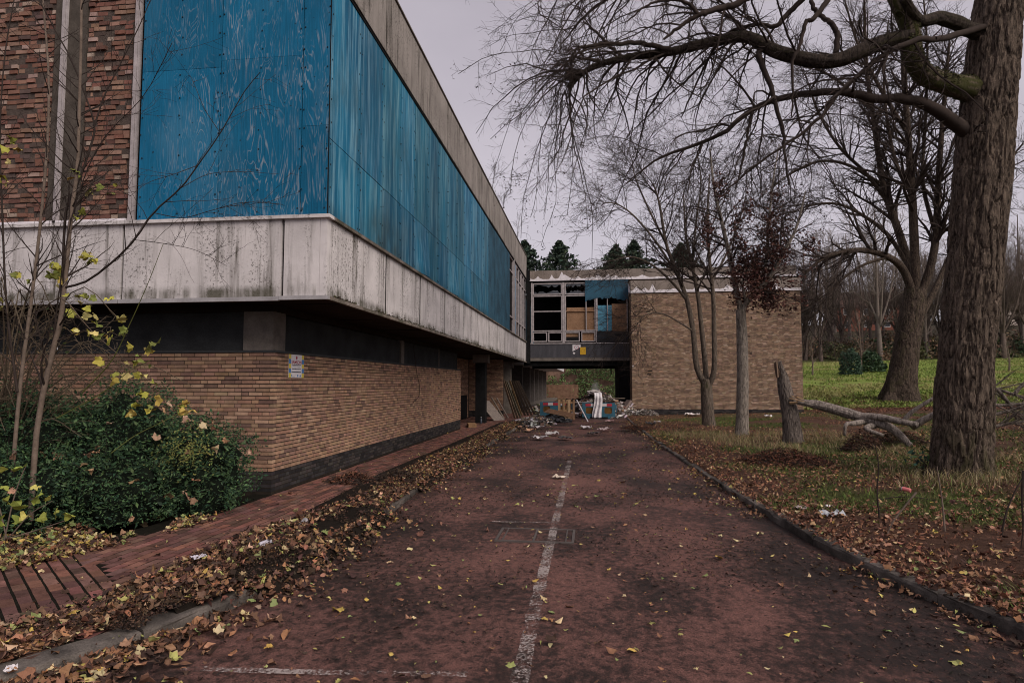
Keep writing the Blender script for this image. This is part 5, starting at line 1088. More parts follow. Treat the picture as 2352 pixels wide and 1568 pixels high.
for p, c in zip(pos, pal(len(pos), [(.36, .36, .08), (.45, .42, .12), (.25, .28, .06)], v=.2)):
    g = G(); scatter(g, 'maple', p[None], [rng.uniform(.09, .16)], c[None], .6, 1.6); g.build('leaf', MAT['leaf'], low)
# bare tangled bush at the left edge
tg = thing('tangled_bush', 'tangle of bare brown stems at the left edge before the dark windows', 'bush', at(40, 1190, 6.9)); bs = at(40, 1190, 6.9); n = 80
a = rng.uniform(0, 6.28, n); hgt_ = rng.uniform(1.0, 2.9, n); sp_ = rng.uniform(.3, 1.4, n)
P = np.stack([spline([bs + [rng.normal(0, .35), rng.normal(0, .3), 0], bs + [math.cos(a[k]) * sp_[k] * .35 - .3, math.sin(a[k]) * sp_[k] * .35, hgt_[k] * .6], bs + [math.cos(a[k]) * sp_[k] - .3, math.sin(a[k]) * sp_[k], hgt_[k]], bs + [math.cos(a[k]) * sp_[k] * 1.5 - .2, math.sin(a[k]) * sp_[k] * 1.4, hgt_[k] * .85]], 12) for k in range(n)]); r = np.tile(np.linspace(.011, .004, 12), (n, 1))
G().tubes(P, r, 5).build('stems', simple('tangle_bark', (.11, .085, .06), .9), tg, kind='stuff')
A, a_ = grow(P, r, 700, .6, (30, 70), 6, .04, .22, .5, .0025); B, b_ = grow(A, a_, 1600, .22, (30, 70), 4, .04, .22, .6, .002)
G().tubes(A, a_, 4).tubes(B, b_, 3).build('twigs', simple('tangle_twig', (.13, .10, .07), .9), tg, kind='stuff')
N = 260; tip = B[rng.choice(len(B), N), -1]; g = G(); scatter(g, 'oval', tip, rng.uniform(.02, .06, N), pal(N, [(.05, .07, .03), (.2, .14, .08), (.09, .1, .04)], v=.3), 1.1); g.build('leaves', MAT['leaf'], tg, kind='stuff')

# ------------------------------------------------------------------ fallen leaves, grass, debris
LB = [(.24, .125, .075), (.14, .075, .05), (.34, .20, .12), (.06, .036, .028), (.45, .30, .19), (.30, .15, .08)]
LBW = [2.6, 4, 1.1, 6.5, .5, 1.1]; LYc = [(.42, .37, .13), (.33, .33, .12), (.50, .36, .10), (.22, .26, .10), (.55, .45, .25)]
def litter(name, label, xy, z, sizes, cols, tilt, curl=1.0, frac=.5, mat='leaf'):
    n = len(xy); m = int(n * frac); P = np.c_[xy, z]; g = G()
    if m: scatter(g, 'maple', P[:m], sizes[:m], cols[:m], tilt, curl)
    if n > m: scatter(g, 'oval', P[m:], sizes[m:] * .8, cols[m:], tilt, curl)
    o = g.build(name, MAT[mat], None, kind='stuff'); tag(o, label, 'leaves'); return o
# drift along the left kerb
def drift_h(x, y):
    c = XL(y) - .36; h = .09 * np.exp(-((x - c) / .42) ** 2) * sstep(.36, .62, fbm(np.stack([x * 1.4, y * .9, x * 0], -1), 3, 14) + .06) * sstep(3.9, 4.8, y)
    return h
n = 200; m_ = 24; yy = np.linspace(4.35, 27, n); V = []
for t in np.linspace(-1, 1, m_): x = np.where(t > 0, XL(yy) - .45 + t * .36, XL(yy) - .45 + t * .6); pch = sstep(.44, .56, fbm(np.c_[yy * .55, yy * 0 + 7, yy * 0], 3, 46)) * sstep(4.6, 5.4, yy); x = x + np.where(t > 0, t * .30 * pch, 0); zz = .016 + drift_h(x, yy) * .8; zz = np.where(x > XL(yy) - .12, np.maximum(zz, .03) * pch + zz * (1 - pch), zz); zz = np.where(x > XL(yy), zz + (ROAD_Z - .02 - zz) * np.clip((x - XL(yy)) / .14, 0, 1), zz); V.append(np.c_[x, yy, zz - .04 * (abs(t) > .96)])
V = np.stack(V, 1).reshape(-1, 3); ii = np.arange(n * m_).reshape(n, m_)
o = link('leaf_mould', new_mesh('leaf_mould', V, np.stack([ii[:-1, :-1], ii[:-1, 1:], ii[1:, 1:], ii[1:, :-1]], -1).reshape(-1, 4), np.tile([.024, .018, .014], (n * m_, 1)), True), MAT['ground'], None, kind='stuff'); tag(o, 'dark rotting leaf mould along the left kerb', 'leaf mould')
N = 17000; y = 3.2 + 22 * rng.uniform(0, 1, N) ** 1.9; x = XL(y) - (.02 + rng.uniform(0, 1, N) ** 1.25 * (.62 + .5 * np.exp(-((y - 6) / 2.2) ** 2))); k = (fbm(np.c_[x * 1.1, y * .7, x * 0], 3, 14) + .5 * (fbm(np.c_[x * .3, y * .42, x * 0], 3, 36) - .42) + rng.normal(0, .05, N) > .40) & (x < XL(y) - .0 + .02 * rng.normal(size=N)) & (x > -4.6) & ((y > 4.45) | (x < XL(y) - .24)); x, y = x[k], y[k]; N = len(x)
litter('kerb_leaves', 'brown and yellow leaves heaped along the left kerb', np.c_[x, y], .012 + drift_h(x, y) + rng.gamma(1.5, .012, N), rng.uniform(.03, .115, N) * np.where(y > 8, .75, 1), np.where(rng.random((N, 1)) < .07, pal(N, LYc), pal(N, LB, LBW, .45)), .38, 2.4, .6)
# leaves spilling over the kerb into the gutter
N = 3800; y = 4.5 + 18 * rng.uniform(0, 1, N) ** 1.6; x = XL(y) - .12 + rng.gamma(1.5, .12, N); k = fbm(np.c_[y * .55, y * 0 + 7, y * 0], 3, 46) + rng.normal(0, .04, N) > .45; x, y = x[k], y[k]; N = len(x)
litter('spilled_leaves', 'leaves and soil spilling over the left kerb into the road', np.c_[x, y], np.where(x < XL(y), .035, np.maximum(.035 - (x - XL(y)) * .8, ROAD_Z + .02)) + rng.gamma(1.2, .008, N), rng.uniform(.03, .10, N), np.where(rng.random((N, 1)) < .08, pal(N, LYc), pal(N, LB, LBW, .45)), .4, 1.5, .6)
# fine wet mulch on the mould
N = 26000; y = 4.0 + 22 * rng.uniform(0, 1, N) ** 1.8; x = XL(y) - .36 + rng.normal(0, .30, N); k = (x < XL(y) + .10) & (x > -4.5) & (fbm(np.c_[x * 1.6, y * 1.2, x * 0], 3, 45) > .42); x, y = x[k], y[k]; N = len(x)
litter('wet_mulch', 'dark wet crumbs of rotted leaves along the left kerb', np.c_[x, y], np.where(x < XL(y) - .01, .022 + drift_h(x, y), ROAD_Z + .02) + rng.gamma(1.2, .008, N), rng.uniform(.012, .04, N), pal(N, [(.035, .024, .019), (.06, .037, .027), (.02, .015, .013), (.10, .06, .04)], v=.35), .6, 1.5, .1)
# bed under the shrub
N = 5200; y = rng.uniform(3.4, 7.4, N); x = PLx(y) - .15 - rng.gamma(1.6, .55, N) + .45; k = (x > -9) & (fbm(np.c_[x, y, x * 0], 3, 15) > .36); x, y = x[k], y[k]; N = len(x)
litter('bed_leaves', 'yellowing leaves banked between the shrub and the brick pavement', np.c_[x, y], .01 + rng.gamma(1.6, .018, N), rng.uniform(.04, .11, N), np.where(rng.random((N, 1)) < .34, pal(N, LYc), pal(N, LB, LBW, .3)), .42, 1.5, .65)
# road gutter at bottom left and thin scatter over the pavers
N = 520; y = rng.uniform(3.0, 4.6, N); x = XL(y) + rng.gamma(1.2, .16, N); litter('gutter_leaves', 'leaves gathered in the gutter at the bottom left', np.c_[x, y], np.full(N, ROAD_Z + .02) + rng.gamma(1.2, .008, N), rng.uniform(.05, .12, N), np.where(rng.random((N, 1)) < .1, pal(N, LYc), pal(N, LB, LBW)), .4, 1.5, .6)
N = 900; y = 3 + 22 * rng.uniform(0, 1, N) ** 1.5; x = rng.uniform(-6, -2.9, N); k = (x > PLx(y)); x, y = x[k], y[k]; N = len(x)
litter('pavement_leaves', 'loose leaves and crumbs scattered over the brick pavement', np.c_[x, y], .006 + rng.gamma(1, .006, N), rng.choice([.03, .045, .09], N, p=[.55, .3, .15]), np.where(rng.random((N, 1)) < .2, pal(N, LYc), pal(N, LB, LBW)), .25, 1.3, .5)
# road: leaves, and dark crumbs of mould trodden into the surface
N = 1500; y = 3.2 + 27 * rng.uniform(0, 1, N) ** 1.5; x = XL(y) + (XR(y) - XL(y)) * rng.uniform(0.02, .98, N)
litter('road_leaves', 'single yellow and brown leaves lying about the red road', np.c_[x, y], ROAD_Z + .012 + rng.gamma(1, .006, N), rng.choice([.03, .05, .08, .115], N, p=[.45, .33, .15, .07]), np.where(rng.random((N, 1)) < .55, pal(N, LYc), pal(N, LB, LBW)), .16, 1.0, .4)
N = 34000; y = 3.2 + 26 * rng.uniform(0, 1, N) ** 1.6; u = rng.uniform(0, 1, N); x = XL(y) + (XR(y) - XL(y)) * u; dn = fbm(np.c_[x * .8, y * .8, x * 0], 4, 16) + .26 * np.abs(u - .5) * 2
k = dn + rng.normal(0, .06, N) > .62; x, y = x[k], y[k]; N = len(x)
litter('road_crumbs', 'dark leaf crumbs trodden into the red road', np.c_[x, y], ROAD_Z + .006 + rng.gamma(1, .003, N), rng.uniform(.012, .045, N), pal(N, [(.05, .032, .027), (.03, .022, .02), (.10, .06, .045)], v=.35), .3, 1.2, .15)
N = 2600; y = 3 + 27 * rng.uniform(0, 1, N) ** 1.4; sd_ = rng.random(N) < .75; x = np.where(sd_, XR(y) - rng.gamma(1.1, .16, N), XL(y) + rng.gamma(1.1, .14, N)); k = fbm(np.c_[x * .4, y * .55, x * 0], 3, 19) > .46; x, y = x[k], y[k]; N = len(x)
litter('edge_leaves', 'brown leaves drifted against both edges of the road', np.c_[x, y], ROAD_Z + .014 + rng.gamma(1.2, .010, N), rng.uniform(.035, .09, N), np.where(rng.random((N, 1)) < .12, pal(N, LYc), pal(N, LB, LBW)), .4, 1.5, .5)
# right verge
N = 40000; y = 3.4 + 30 * rng.uniform(0, 1, N) ** 1.7; x = XR(y) + .03 + (3 + .42 * y) * rng.uniform(0, 1, N) ** 1.25; dn = fbm(np.c_[x * .5, y * .5, x * 0], 4, 17) + .16 * np.exp(-(x - XR(y)) / 1.6); k = dn + rng.normal(0, .07, N) > .45 - .12 * sstep(11, 6, y); x, y = x[k], y[k]; N = len(x)
litter('verge_leaves', 'brown leaf litter covering the right-hand verge', np.c_[x, y], hgt(x, y) + .012 + rng.gamma(1.4, .014, N), rng.uniform(.035, .095, N), np.where(rng.random((N, 1)) < .05, pal(N, LYc), pal(N, [(.24, .115, .07), (.15, .072, .048), (.34, .19, .115), (.07, .038, .03), (.42, .27, .17)], [3, 3, 1.5, 2, .6], .35)), .5, 1.6, .22)
N = 9000; a = rng.uniform(0, 6.28, N); rr = np.sqrt(rng.random(N)); x = 18.5 + 11 * rr * np.cos(a); y = 37 + 5 * rr * np.sin(a); k = x > 11.2; x, y = x[k], y[k]; N = len(x)
litter('beech_leaves', 'russet carpet of leaves round the foot of the old beech', np.c_[x, y], hgt(x, y) + .02 + rng.gamma(1, .02, N), rng.uniform(.08, .16, N), pal(N, [(.15, .068, .045), (.10, .048, .036), (.20, .10, .065)], v=.3), .5, 1.4, .0)
# grass: short verge grass, straw tufts, field tussocks
def grass(name, label, x, y, h, w, cols, lean=.35):
    n = len(x); z = hgt(x, y) - .01; a = rng.uniform(0, 6.28, n); u = np.c_[np.cos(a), np.sin(a), np.zeros(n)] * (w / 2)[:, None]; b0 = np.c_[x, y, z]; ln = np.c_[rng.normal(0, lean, (n, 2)), np.ones(n)]
    m1 = b0 + ln * (h * .55)[:, None] * [[.5, .5, 1]]; tp = b0 + ln * h[:, None]
    V = np.stack([b0 - u, b0 + u, m1 + u * .7, m1 - u * .7, tp], 1).reshape(-1, 3); i = np.arange(n)[:, None] * 5
    o = G().add(V, [np.c_[i, i + 1, i + 2, i + 3], np.c_[i + 3, i + 2, i + 4]], np.repeat(cols, 5, 0)).build(name, MAT['leaf'], None, kind='stuff'); tag(o, label, 'grass')
GC = [(.085, .125, .03), (.12, .15, .04), (.055, .085, .022), (.16, .15, .06)]; SC_ = [(.30, .235, .13), (.24, .18, .10), (.36, .29, .17)]
N = 60000; y = 3.6 + 27 * rng.uniform(0, 1, N) ** 1.5; x = XR(y) + .14 + (3 + .45 * y) * rng.uniform(0, 1, N); dn = fbm(np.c_[x * .55, y * .55, x * 0], 4, 11) + .18 * sstep(3, 9, x) * (1 - sstep(14, 22, y)) - .12 * sstep(6, 3, x); k = dn + rng.normal(0, .05, N) > .52; x, y = x[k], y[k]; N = len(x)
grass('verge_grass', 'short green grass pushing through the leaves on the verge', x, y, rng.uniform(.03, .10, N), rng.uniform(.006, .012, N) * (1 + y / 16), pal(N, GC, v=.3), .8)
cen = np.array([ground_at(px, py)[:2] for px, py in ((1640, 1000), (1600, 1005), (1660, 1010), (1740, 1010), (1770, 1000), (1800, 1030), (1850, 1015), (1880, 1000), (1560, 1000), (1690, 1020), (1840, 1040), (2150, 1110), (2250, 1105), (2100, 1090), (2330, 1060), (2300, 1100), (1960, 1030), (1930, 1015), (2050, 1040))])
N = 5000; c = cen[rng.choice(len(cen), N)] + rng.normal(0, .36, (N, 2)); grass('straw_grass', 'pale straw grass round the foot of the trees', c[:, 0], c[:, 1], rng.uniform(.06, .24, N), rng.uniform(.006, .012, N) * 1.3, pal(N, SC_ + [(.16, .17, .06)], v=.3), .6)
N = 42000; y = 36 + 50 * rng.uniform(0, 1, N) ** 1.3; x = 11 + (8 + .75 * (y - 30)) * rng.random(N); dn = fbm(np.c_[x * .3, y * .2, x * 0], 4, 23); k = dn > .28; x, y = x[k], y[k]; N = len(x); st_ = (fbm(np.c_[x * .15, y * .3, x * 0], 3, 27) > .56)
grass('field_grass', 'bright green tussocky grass of the sloping field', x, y, rng.uniform(.05, .18, N), rng.uniform(.05, .12, N), np.where(st_[:, None], pal(N, [(.33, .30, .13), (.28, .27, .10)], v=.2), pal(N, [(.20, .27, .058), (.15, .215, .046), (.27, .30, .095), (.12, .17, .04)], v=.25)), .5)
# ------------------------------------------------------------------ barriers, pallets and rubbish under the bridge
PB = simple('barrier_blue_plastic', (.05, .135, .19), .55, .25, 6); PR = flat('barrier_red', (.42, .045, .06)); PW = flat('barrier_white', (.62, .55, .55)); PA = simple('amber_panel', (.15, .075, .025), .6)
def rrect(cx, cz, w, h, r, n=5):
    out = []
    for sx, sz, a0 in ((1, 1, 0), (-1, 1, 90), (-1, -1, 180), (1, -1, 270)):
        for k in range(n + 1): a = R_(a0 + 90 * k / n); out.append((cx + sx * (w / 2 - r) + r * math.cos(a), cz + sz * (h / 2 - r) + r * math.sin(a)))
    return np.array(out)
def barrier(label, x, y, rz, w=1.62, h=.78):
    t = thing('road_barrier', label, 'barrier', (x, y, ROAD_Z), 'blue road barriers closing the drive')
    def part(name, g, mat):
        me = new_mesh(name, np.vstack(g.V), [np.vstack(f) for f in g.F.values()], np.vstack(g.C)); o = bpy.data.objects.new(name, me); COL.objects.link(o); me.materials.append(mat); o.parent = t; return o
    # panel as a frame round two openings
    g = G(); ow, oh = .40, .36; zc = .40
    hw = w / 2
    g.box(-hw, hw, -.03, .03, .08, zc - oh / 2).box(-hw, hw, -.03, .03, zc + oh / 2, h)
    for a, e in ((-hw, -.46 - ow / 2), (-.46 + ow / 2, .46 - ow / 2), (.46 + ow / 2, hw)): g.box(a, e, -.03, .03, zc - oh / 2, zc + oh / 2)
    part('panel', g, PB)
    for c in (-.46, .46):
        part('amber_pane', G().prism([(a, -.012, z) for a, z in rrect(c, zc, ow - .02, oh - .02, .09)], None, (0, .02, 0)), PA)
        g = G(); o_ = rrect(c, zc, ow + .05, oh + .05, .1); i_ = rrect(c, zc, ow - .03, oh - .03, .09); n = len(o_); V = [(a, -.036, z) for a, z in o_] + [(a, -.036, z) for a, z in i_] + [(a, -.0, z) for a, z in i_]; k = np.arange(n); k2 = (k + 1) % n
        g.add(V, [np.stack([k, k2, k2 + n, k + n], -1), np.stack([k + n, k2 + n, k2 + 2 * n, k + 2 * n], -1)]); part('pane_rim', g, PB)
    for k in range(5): part('stripe', G().box(-hw + .16 + k * .26, -hw + .16 + (k + 1) * .26 - .002, -.037, -.031, h - .17, h - .04), (PR, PW)[k % 2])
    for c in (-.5, .5): part('foot', G().box(c - .06, c + .06, -.22, .22, .0, .075), PB)
    part('hook', G().box(hw, hw + .07, -.02, .02, .5, h - .1).box(hw + .03, hw + .07, -.02, .02, .3, .5), PB)
    t.rotation_euler = (0, 0, rz); return t
barrier('blue plastic barrier with red and white band, draped with a white sheet', .36, 32.0, .03)
barrier('blue plastic barrier half hidden behind the upright pallet', -1.85, 33.2, -.08)

WC = [(.40, .26, .15), (.34, .21, .12), (.44, .30, .18), (.29, .18, .11)]
pa = thing('upright_pallet', 'pale timber pallet standing on end against the barrier', 'pallet', (-1.18, 31.0, ROAD_Z))
px0, px1, pz0, pz1 = -1.60, -.80, ROAD_Z, .88; ln = .12
for k, x in enumerate(np.linspace(px0, px1 - .09, 4)): G().bar((x + .045, 30.9, pz0), (x + .045, 30.9 + ln, pz1), .10 if k in (0, 3) else .12, .022, WC[k % 4]).build('slat', MAT['wood'], pa)
for z in (.02, .38, .76): G().bar((px0, 30.95 + ln * z, z + pz0 + .05), (px1, 30.95 + ln * z, z + pz0 + .05), .075, .09, WC[1]).build('bearer', MAT['wood'], pa)
for k, x in enumerate(np.linspace(px0 + .02, px1 - .09, 5)): G().bar((x + .045, 31.02, pz0), (x + .045, 31.02 + ln, pz1), .09, .018, WC[(k + 2) % 4]).build('back_slat', MAT['wood'], pa)
lyp = thing('slatted_panel', 'weathered slatted timber panel lying tilted on black rubbish', 'pallet', (-1.5, 29.6, .1))
for k in range(9): G().bar((-2.15 + .02 * k, 29.1 + k * .13, .36 + k * .012), (-.95 + .03 * k, 29.0 + k * .13, .13 + k * .012), .10, .02, (.22 + .02 * (k % 3), .14, .09)).build('slat', MAT['wood'], lyp)
for x in (-2.0, -1.1): G().bar((x, 29.05, .31 - (x + 2) * .2), (x + .2, 30.2, .40 - (x + 2) * .2), .06, .06, (.14, .09, .06)).build('bearer', MAT['wood'], lyp)

def blob(name, label, c, r, col, mat, amp=.5, seed=0, cat='bag', sub=3):
    u, v = np.meshgrid(np.linspace(0, 2 * np.pi, 24, endpoint=False), np.linspace(.02, np.pi - .02, 14)); d = np.stack([np.sin(v) * np.cos(u), np.sin(v) * np.sin(u), np.cos(v)], -1)
    n = fbm(d * 2.2 + seed * 3.1, 4, seed); cr = np.abs(fbm(d * 5 + seed, 3, seed + 5) - .5)
    V = d * np.array(r) * (1 - amp * .5 + amp * n - amp * cr)[..., None]; V[..., 2] = np.maximum(V[..., 2], -r[2] * .75); i = np.arange(13)[:, None] * 24; k = np.arange(24)[None]; k2 = (k + 1) % 24
    g = G().add(V.reshape(-1, 3) + np.array(c), [np.stack([i + k, i + 24 + k, i + 24 + k2, i + k2], -1).reshape(-1, 4)], col)
    o = g.build(name, mat, None, smooth=False); tag(o, label, cat); return o
BAG = NB('black_plastic'); BAGM = BAG.out((.018, .018, .021), .28, BAG.bump(BAG.noise(BAG.pos(), 14, 4), .6, .03), spec=.5)
blob('rubbish_bag', 'large black rubbish bag under the tilted slatted panel', (-1.7, 29.3, .06), (.50, .42, .26), (.02, .02, .02), BAGM, .8, 3)
blob('rubbish_bag', 'flattened black bag at the front of the slatted panel', (-1.25, 28.5, -.01), (.42, .30, .14), (.02, .02, .02), BAGM, .9, 5)
blob('rubbish_bag', 'small grey bag left of the black bags', (-2.1, 29.0, .0), (.3, .25, .14), (.12, .12, .13), simple('grey_plastic', (.10, .105, .12), .4), .8, 8)
tag(G().bar((-.72, 31.7, .83), (-.16, 29.2, ROAD_Z), .05, .05, (.6, .56, .58)).build('white_pole', MAT['col'], None), 'thin white pole leaning against the barrier', 'pole')
# white sheet hanging over barrier and heap
n, m_ = 40, 26; U, Vv = np.meshgrid(np.linspace(-1, 1, n), np.linspace(0, 1, m_)); 
zz = 1.2 - Vv * 1.24; wd = .17 + .07 * Vv; X_ = .33 + .04 * np.sin(Vv * 5) - Vv * .03 + U * wd + .012 * np.sin(U * 9 + Vv * 3); Y_ = 31.93 - .10 * Vv + .045 * np.sin(U * 7 + Vv * 2) * (.3 + Vv) - .06 * np.exp(-((Vv - .2) / .1) ** 2); Y_ = np.where(Vv < .15, Y_ + (.15 - Vv) * 1.5, Y_)
ii = np.arange(n * m_).reshape(m_, n); g = G().add(np.stack([X_, Y_, zz], -1).reshape(-1, 3), np.stack([ii[:-1, :-1], ii[1:, :-1], ii[1:, 1:], ii[:-1, 1:]], -1).reshape(-1, 4), (.78, .74, .76))
sh_ = g.build('white_sheet', MAT['colr'], None, smooth=True); tag(sh_, 'long dirty white sheet hanging over the blue barrier', 'sheet'); md = sh_.modifiers.new('thick', 'SOLIDIFY'); md.thickness = .008

def heap(name, label, c, r, h, n, cols, smin, smax, mound=(.06, .05, .045), cat='rubble'):
    t = thing(name, label, cat, (c[0], c[1], c[2])); nu, nv = 36, 12; u, v = np.meshgrid(np.linspace(0, 2 * np.pi, nu, endpoint=False), np.linspace(0, 1, nv))
    X = c[0] + r[0] * v * np.cos(u); Y = c[1] + r[1] * v * np.sin(u); nz = fbm(np.stack([X * 2.5, Y * 2.5, X * 0], -1), 4, 33); Z = c[2] + h * (1 - v ** 1.6) * (.55 + .8 * nz) - .01
    i = np.arange(nv - 1)[:, None] * nu; k = np.arange(nu)[None]; k2 = (k + 1) % nu
    G().add(np.stack([X, Y, Z], -1).reshape(-1, 3), np.stack([i + k, i + nu + k, i + nu + k2, i + k2], -1).reshape(-1, 4), mound).build('mound', MAT['ground'], t)
    a = rng.uniform(0, 6.28, n); q = np.sqrt(rng.random(n)) * .98; P = np.c_[c[0] + r[0] * q * np.cos(a), c[1] + r[1] * q * np.sin(a), c[2] + h * (1 - q ** 1.6) * .95 + rng.uniform(0, .05, n)]
    V = CUBE[None] * np.stack([rng.uniform(smin, smax, n) * rng.choice([1, 1, 2.5], n), rng.uniform(smin, smax, n), rng.uniform(smin, smax, n) * .5], -1)[:, None] + rng.normal(0, smin * .25, (n, 8, 3))
    ax = unit(rng.normal(size=(n, 3))); 
    for j in range(n): V[j] = V[j] @ np.array(Matrix.Rotation(rng.uniform(0, 1.2), 3, Vector(ax[j])) @ Matrix.Rotation(rng.uniform(0, 6.28), 3, 'Z')).T
    V += P[:, None]; F = (CUBEF[None] + (np.arange(n) * 8)[:, None, None]).reshape(-1, 4); G().add(V.reshape(-1, 3), F, np.repeat(pal(n, cols, v=.3), 8, 0)).build('debris', MAT['rubble'], t, kind='stuff'); return t
RB = [(.30, .25, .23), (.16, .12, .10), (.42, .38, .37), (.09, .07, .065), (.25, .15, .11), (.55, .52, .53)]
h1 = heap('rubbish_heap', 'heap of broken boards and rubbish piled behind the barriers', (.35, 33.4, ROAD_Z), (1.6, 1.15), 1.32, 380, RB, .06, .2)
for k in range(12):
    a = np.array([.35 + rng.uniform(-1.2, 1.2), 33.2 + rng.uniform(-.5, .5), rng.uniform(.6, 1.0)]); dr = unit(np.array([rng.normal(), rng.normal() * .4, rng.normal() * .15])) * rng.uniform(.35, .9)
    G().bar(a - dr, a + dr, rng.uniform(.06, .16), .02, pal(1, [(.34, .25, .18), (.55, .5, .5), (.16, .12, .1)])[0], roll=rng.uniform(0, 1)).build('board', MAT['wood'], h1)
blob('crumpled_sheet', 'crumpled off-white sheet on top of the rubbish heap', (.12, 32.9, 1.2), (.38, .3, .15), (.5, .45, .44), MAT['colr'], .9, 11, 'sheet')
heap('rubble_heap', 'rubble and broken slabs against the right bridge pier', (1.75, 34.6, ROAD_Z), (.75, .9), .75, 120, RB, .07, .22)
tag(G().bar((1.45, 34.0, .05), (2.0, 34.2, .75), .55, .12, (.24, .18, .16)).build('concrete_slab', MAT['rubble'], None), 'tilted broken concrete slab on the rubble by the pier', 'slab')
heap('gravel_pile', 'small pale pile of chippings at the foot of the brick block', (2.75, 33.6, .0), (.75, .45), .32, 260, [(.42, .38, .36), (.25, .22, .2), (.12, .1, .09)], .02, .06)
heap('weedy_rubble', 'low weedy rubble in the yard beyond the left barrier', (-2.6, 37.5, ROAD_Z), (1.3, 2.2), .55, 200, RB + [(.10, .12, .05)], .05, .18)
heap('yard_rubble', 'brown spread of debris in the yard under the bridge', (-.8, 41, ROAD_Z), (2.2, 3.0), .75, 220, RB + [(.25, .14, .08)], .06, .2, (.14, .085, .055))

heap('debris_spill', 'dark low spill of burnt rubbish along the left kerb before the bridge', (-2.5, 27.6, ROAD_Z), (.95, 2.6), .2, 330, [(.06, .055, .055), (.12, .10, .09), (.03, .028, .028), (.4, .38, .38), (.2, .14, .1)], .04, .16, (.035, .03, .028))
# leaning planks and boards in the recess
def plank(name, label, a, b_, w, th, col, roll=0, cat='plank', group=None): return tag(G().bar(a, b_, w, th, col, roll).build(name, MAT['wood'], None), label, cat, group)
labs = ['front plank of the stack leaning in the dark recess', 'second plank leaning in the recess, just behind the front one', 'third plank of the leaning stack in the recess']
for k in range(3): plank('leaning_plank', labs[k], (-3.60 + .11 * k, 30.1 + .22 * k, 0), (-4.40 + .07 * k, 31.7 + .2 * k, 1.84 - .05 * k), .11, .03, (.17 - .02 * k, .115, .08), 1.2)
labs = ['narrow pale-edged plank right of the front stack in the recess', 'dark board beside the pale-edged plank in the recess', 'dark board in the middle of the right-hand leaning stack', 'dark board second from the right of the leaning stack', 'rightmost board of the dark leaning stack under the overhang']
for k in range(5): plank('leaning_board', labs[k], (-3.55 + .15 * k, 32.6 + .2 * k, 0), (-4.30 + .1 * k, 33.6 + .1 * k, 1.80), .10, .025, (.20, .13, .07) if k == 0 else (.05, .036, .028), 1.2)
plank('leaning_sheet', 'pale board leaning on the recess wall right of the column', (-4.1, 28.4, 0), (-4.9, 28.9, .85), .75, .02, (.26, .215, .19), 0, 'board')
plank('leaning_batten', 'thin batten leaning beside the pale board in the recess', (-4.05, 29.6, 0), (-4.7, 29.9, 1.0), .09, .04, (.2, .16, .13))
plank('leaning_batten', 'second thin batten leaning further into the recess', (-3.95, 30.3, 0), (-4.55, 30.6, .95), .09, .04, (.18, .14, .12))
tag(G().boxes([[-4.55, 24.1, .07]], [[.30, 1.0, .13]], (.30, .18, .10), .25).build('timber_offcut', MAT['wood'], None), 'squared timber offcut lying on the pavement by the wall end', 'timber')
# bottle by the column
pr = np.array([(.0, .0), (.04, .0), (.045, .02), (.045, .16), (.02, .21), (.016, .26), (.0, .26)]); th3 = np.linspace(0, 2 * np.pi, 15)[:-1]
bp = np.array([-4.52, 26.0, 0.0]); V = np.array([bp + [r * math.cos(a), r * math.sin(a), z] for r, z in pr for a in th3]); k = np.arange(14); F = np.concatenate([np.stack([j * 14 + k, j * 14 + (k + 1) % 14, (j + 1) * 14 + (k + 1) % 14, (j + 1) * 14 + k], -1) for j in range(6)])
bo = thing('plastic_bottle', 'dark plastic bottle standing at the foot of the column', 'bottle', bp); G().add(V, F, (.05, .06, .08)).build('bottle_body', MAT['gloss'], bo, smooth=True); V2 = bp + np.array([[.018 * math.cos(a), .018 * math.sin(a), z] for z in (.255, .285) for a in th3]); G().add(V2, [np.stack([k, (k + 1) % 14, (k + 1) % 14 + 14, k + 14], -1), np.array([k + 14])], (.5, .48, .5)).build('cap', MAT['gloss'], bo)

# brown brushwood heaps
def brush(name, label, c, r, h, n, cols):
    t = thing(name, label, 'brushwood', c); c = np.array(c); a = rng.uniform(0, 6.28, n); q = np.sqrt(rng.random(n)); p = c + np.c_[r * q * np.cos(a), r * .7 * q * np.sin(a), h * (1 - q) * rng.random(n) + .02]; d = unit(rng.normal(size=(n, 3)) * [1, 1, .3]) * rng.uniform(.06, .22, (n, 1))
    G().tubes(np.stack([p - d, p + rng.normal(0, .01, (n, 3)), p + d], 1), np.full((n, 3), .005), 3).build('sticks', MAT['bark'], t, kind='stuff'); m = n * 4
    a = rng.uniform(0, 6.28, m); q = np.sqrt(rng.random(m)); p = c + np.c_[r * q * np.cos(a), r * .7 * q * np.sin(a), h * (1 - q ** 1.3) * rng.random(m) ** .4 + .015]; g = G(); scatter(g, 'oval', p, rng.uniform(.03, .08, m), pal(m, cols, v=.35), .8, 1.5); g.build('dead_leaves', MAT['leaf'], t, kind='stuff')
RUS = [(.14, .06, .04), (.09, .042, .03), (.19, .09, .055)]
brush('brush_pile', 'russet twig pile on the pavement by the plinth', (-3.98, 10.4, .0), .42, .17, 160, RUS)
brush('brush_pile', 'dark brushwood on the kerb beyond the russet pile', (-3.25, 10.6, .0), .45, .2, 200, [(.06, .04, .03), (.10, .065, .045), (.03, .022, .02)])
q = ground_at(1800, 1065); brush('brush_pile', 'wide russet brush heap on the right-hand verge', (q[0], q[1], q[2]), 1.0, .35, 420, RUS)
q = ground_at(1985, 1035); brush('brush_pile', 'withered brown branch on the grass below the log', (q[0], q[1], q[2]), .5, .55, 220, [(.10, .048, .033), (.065, .035, .027)])
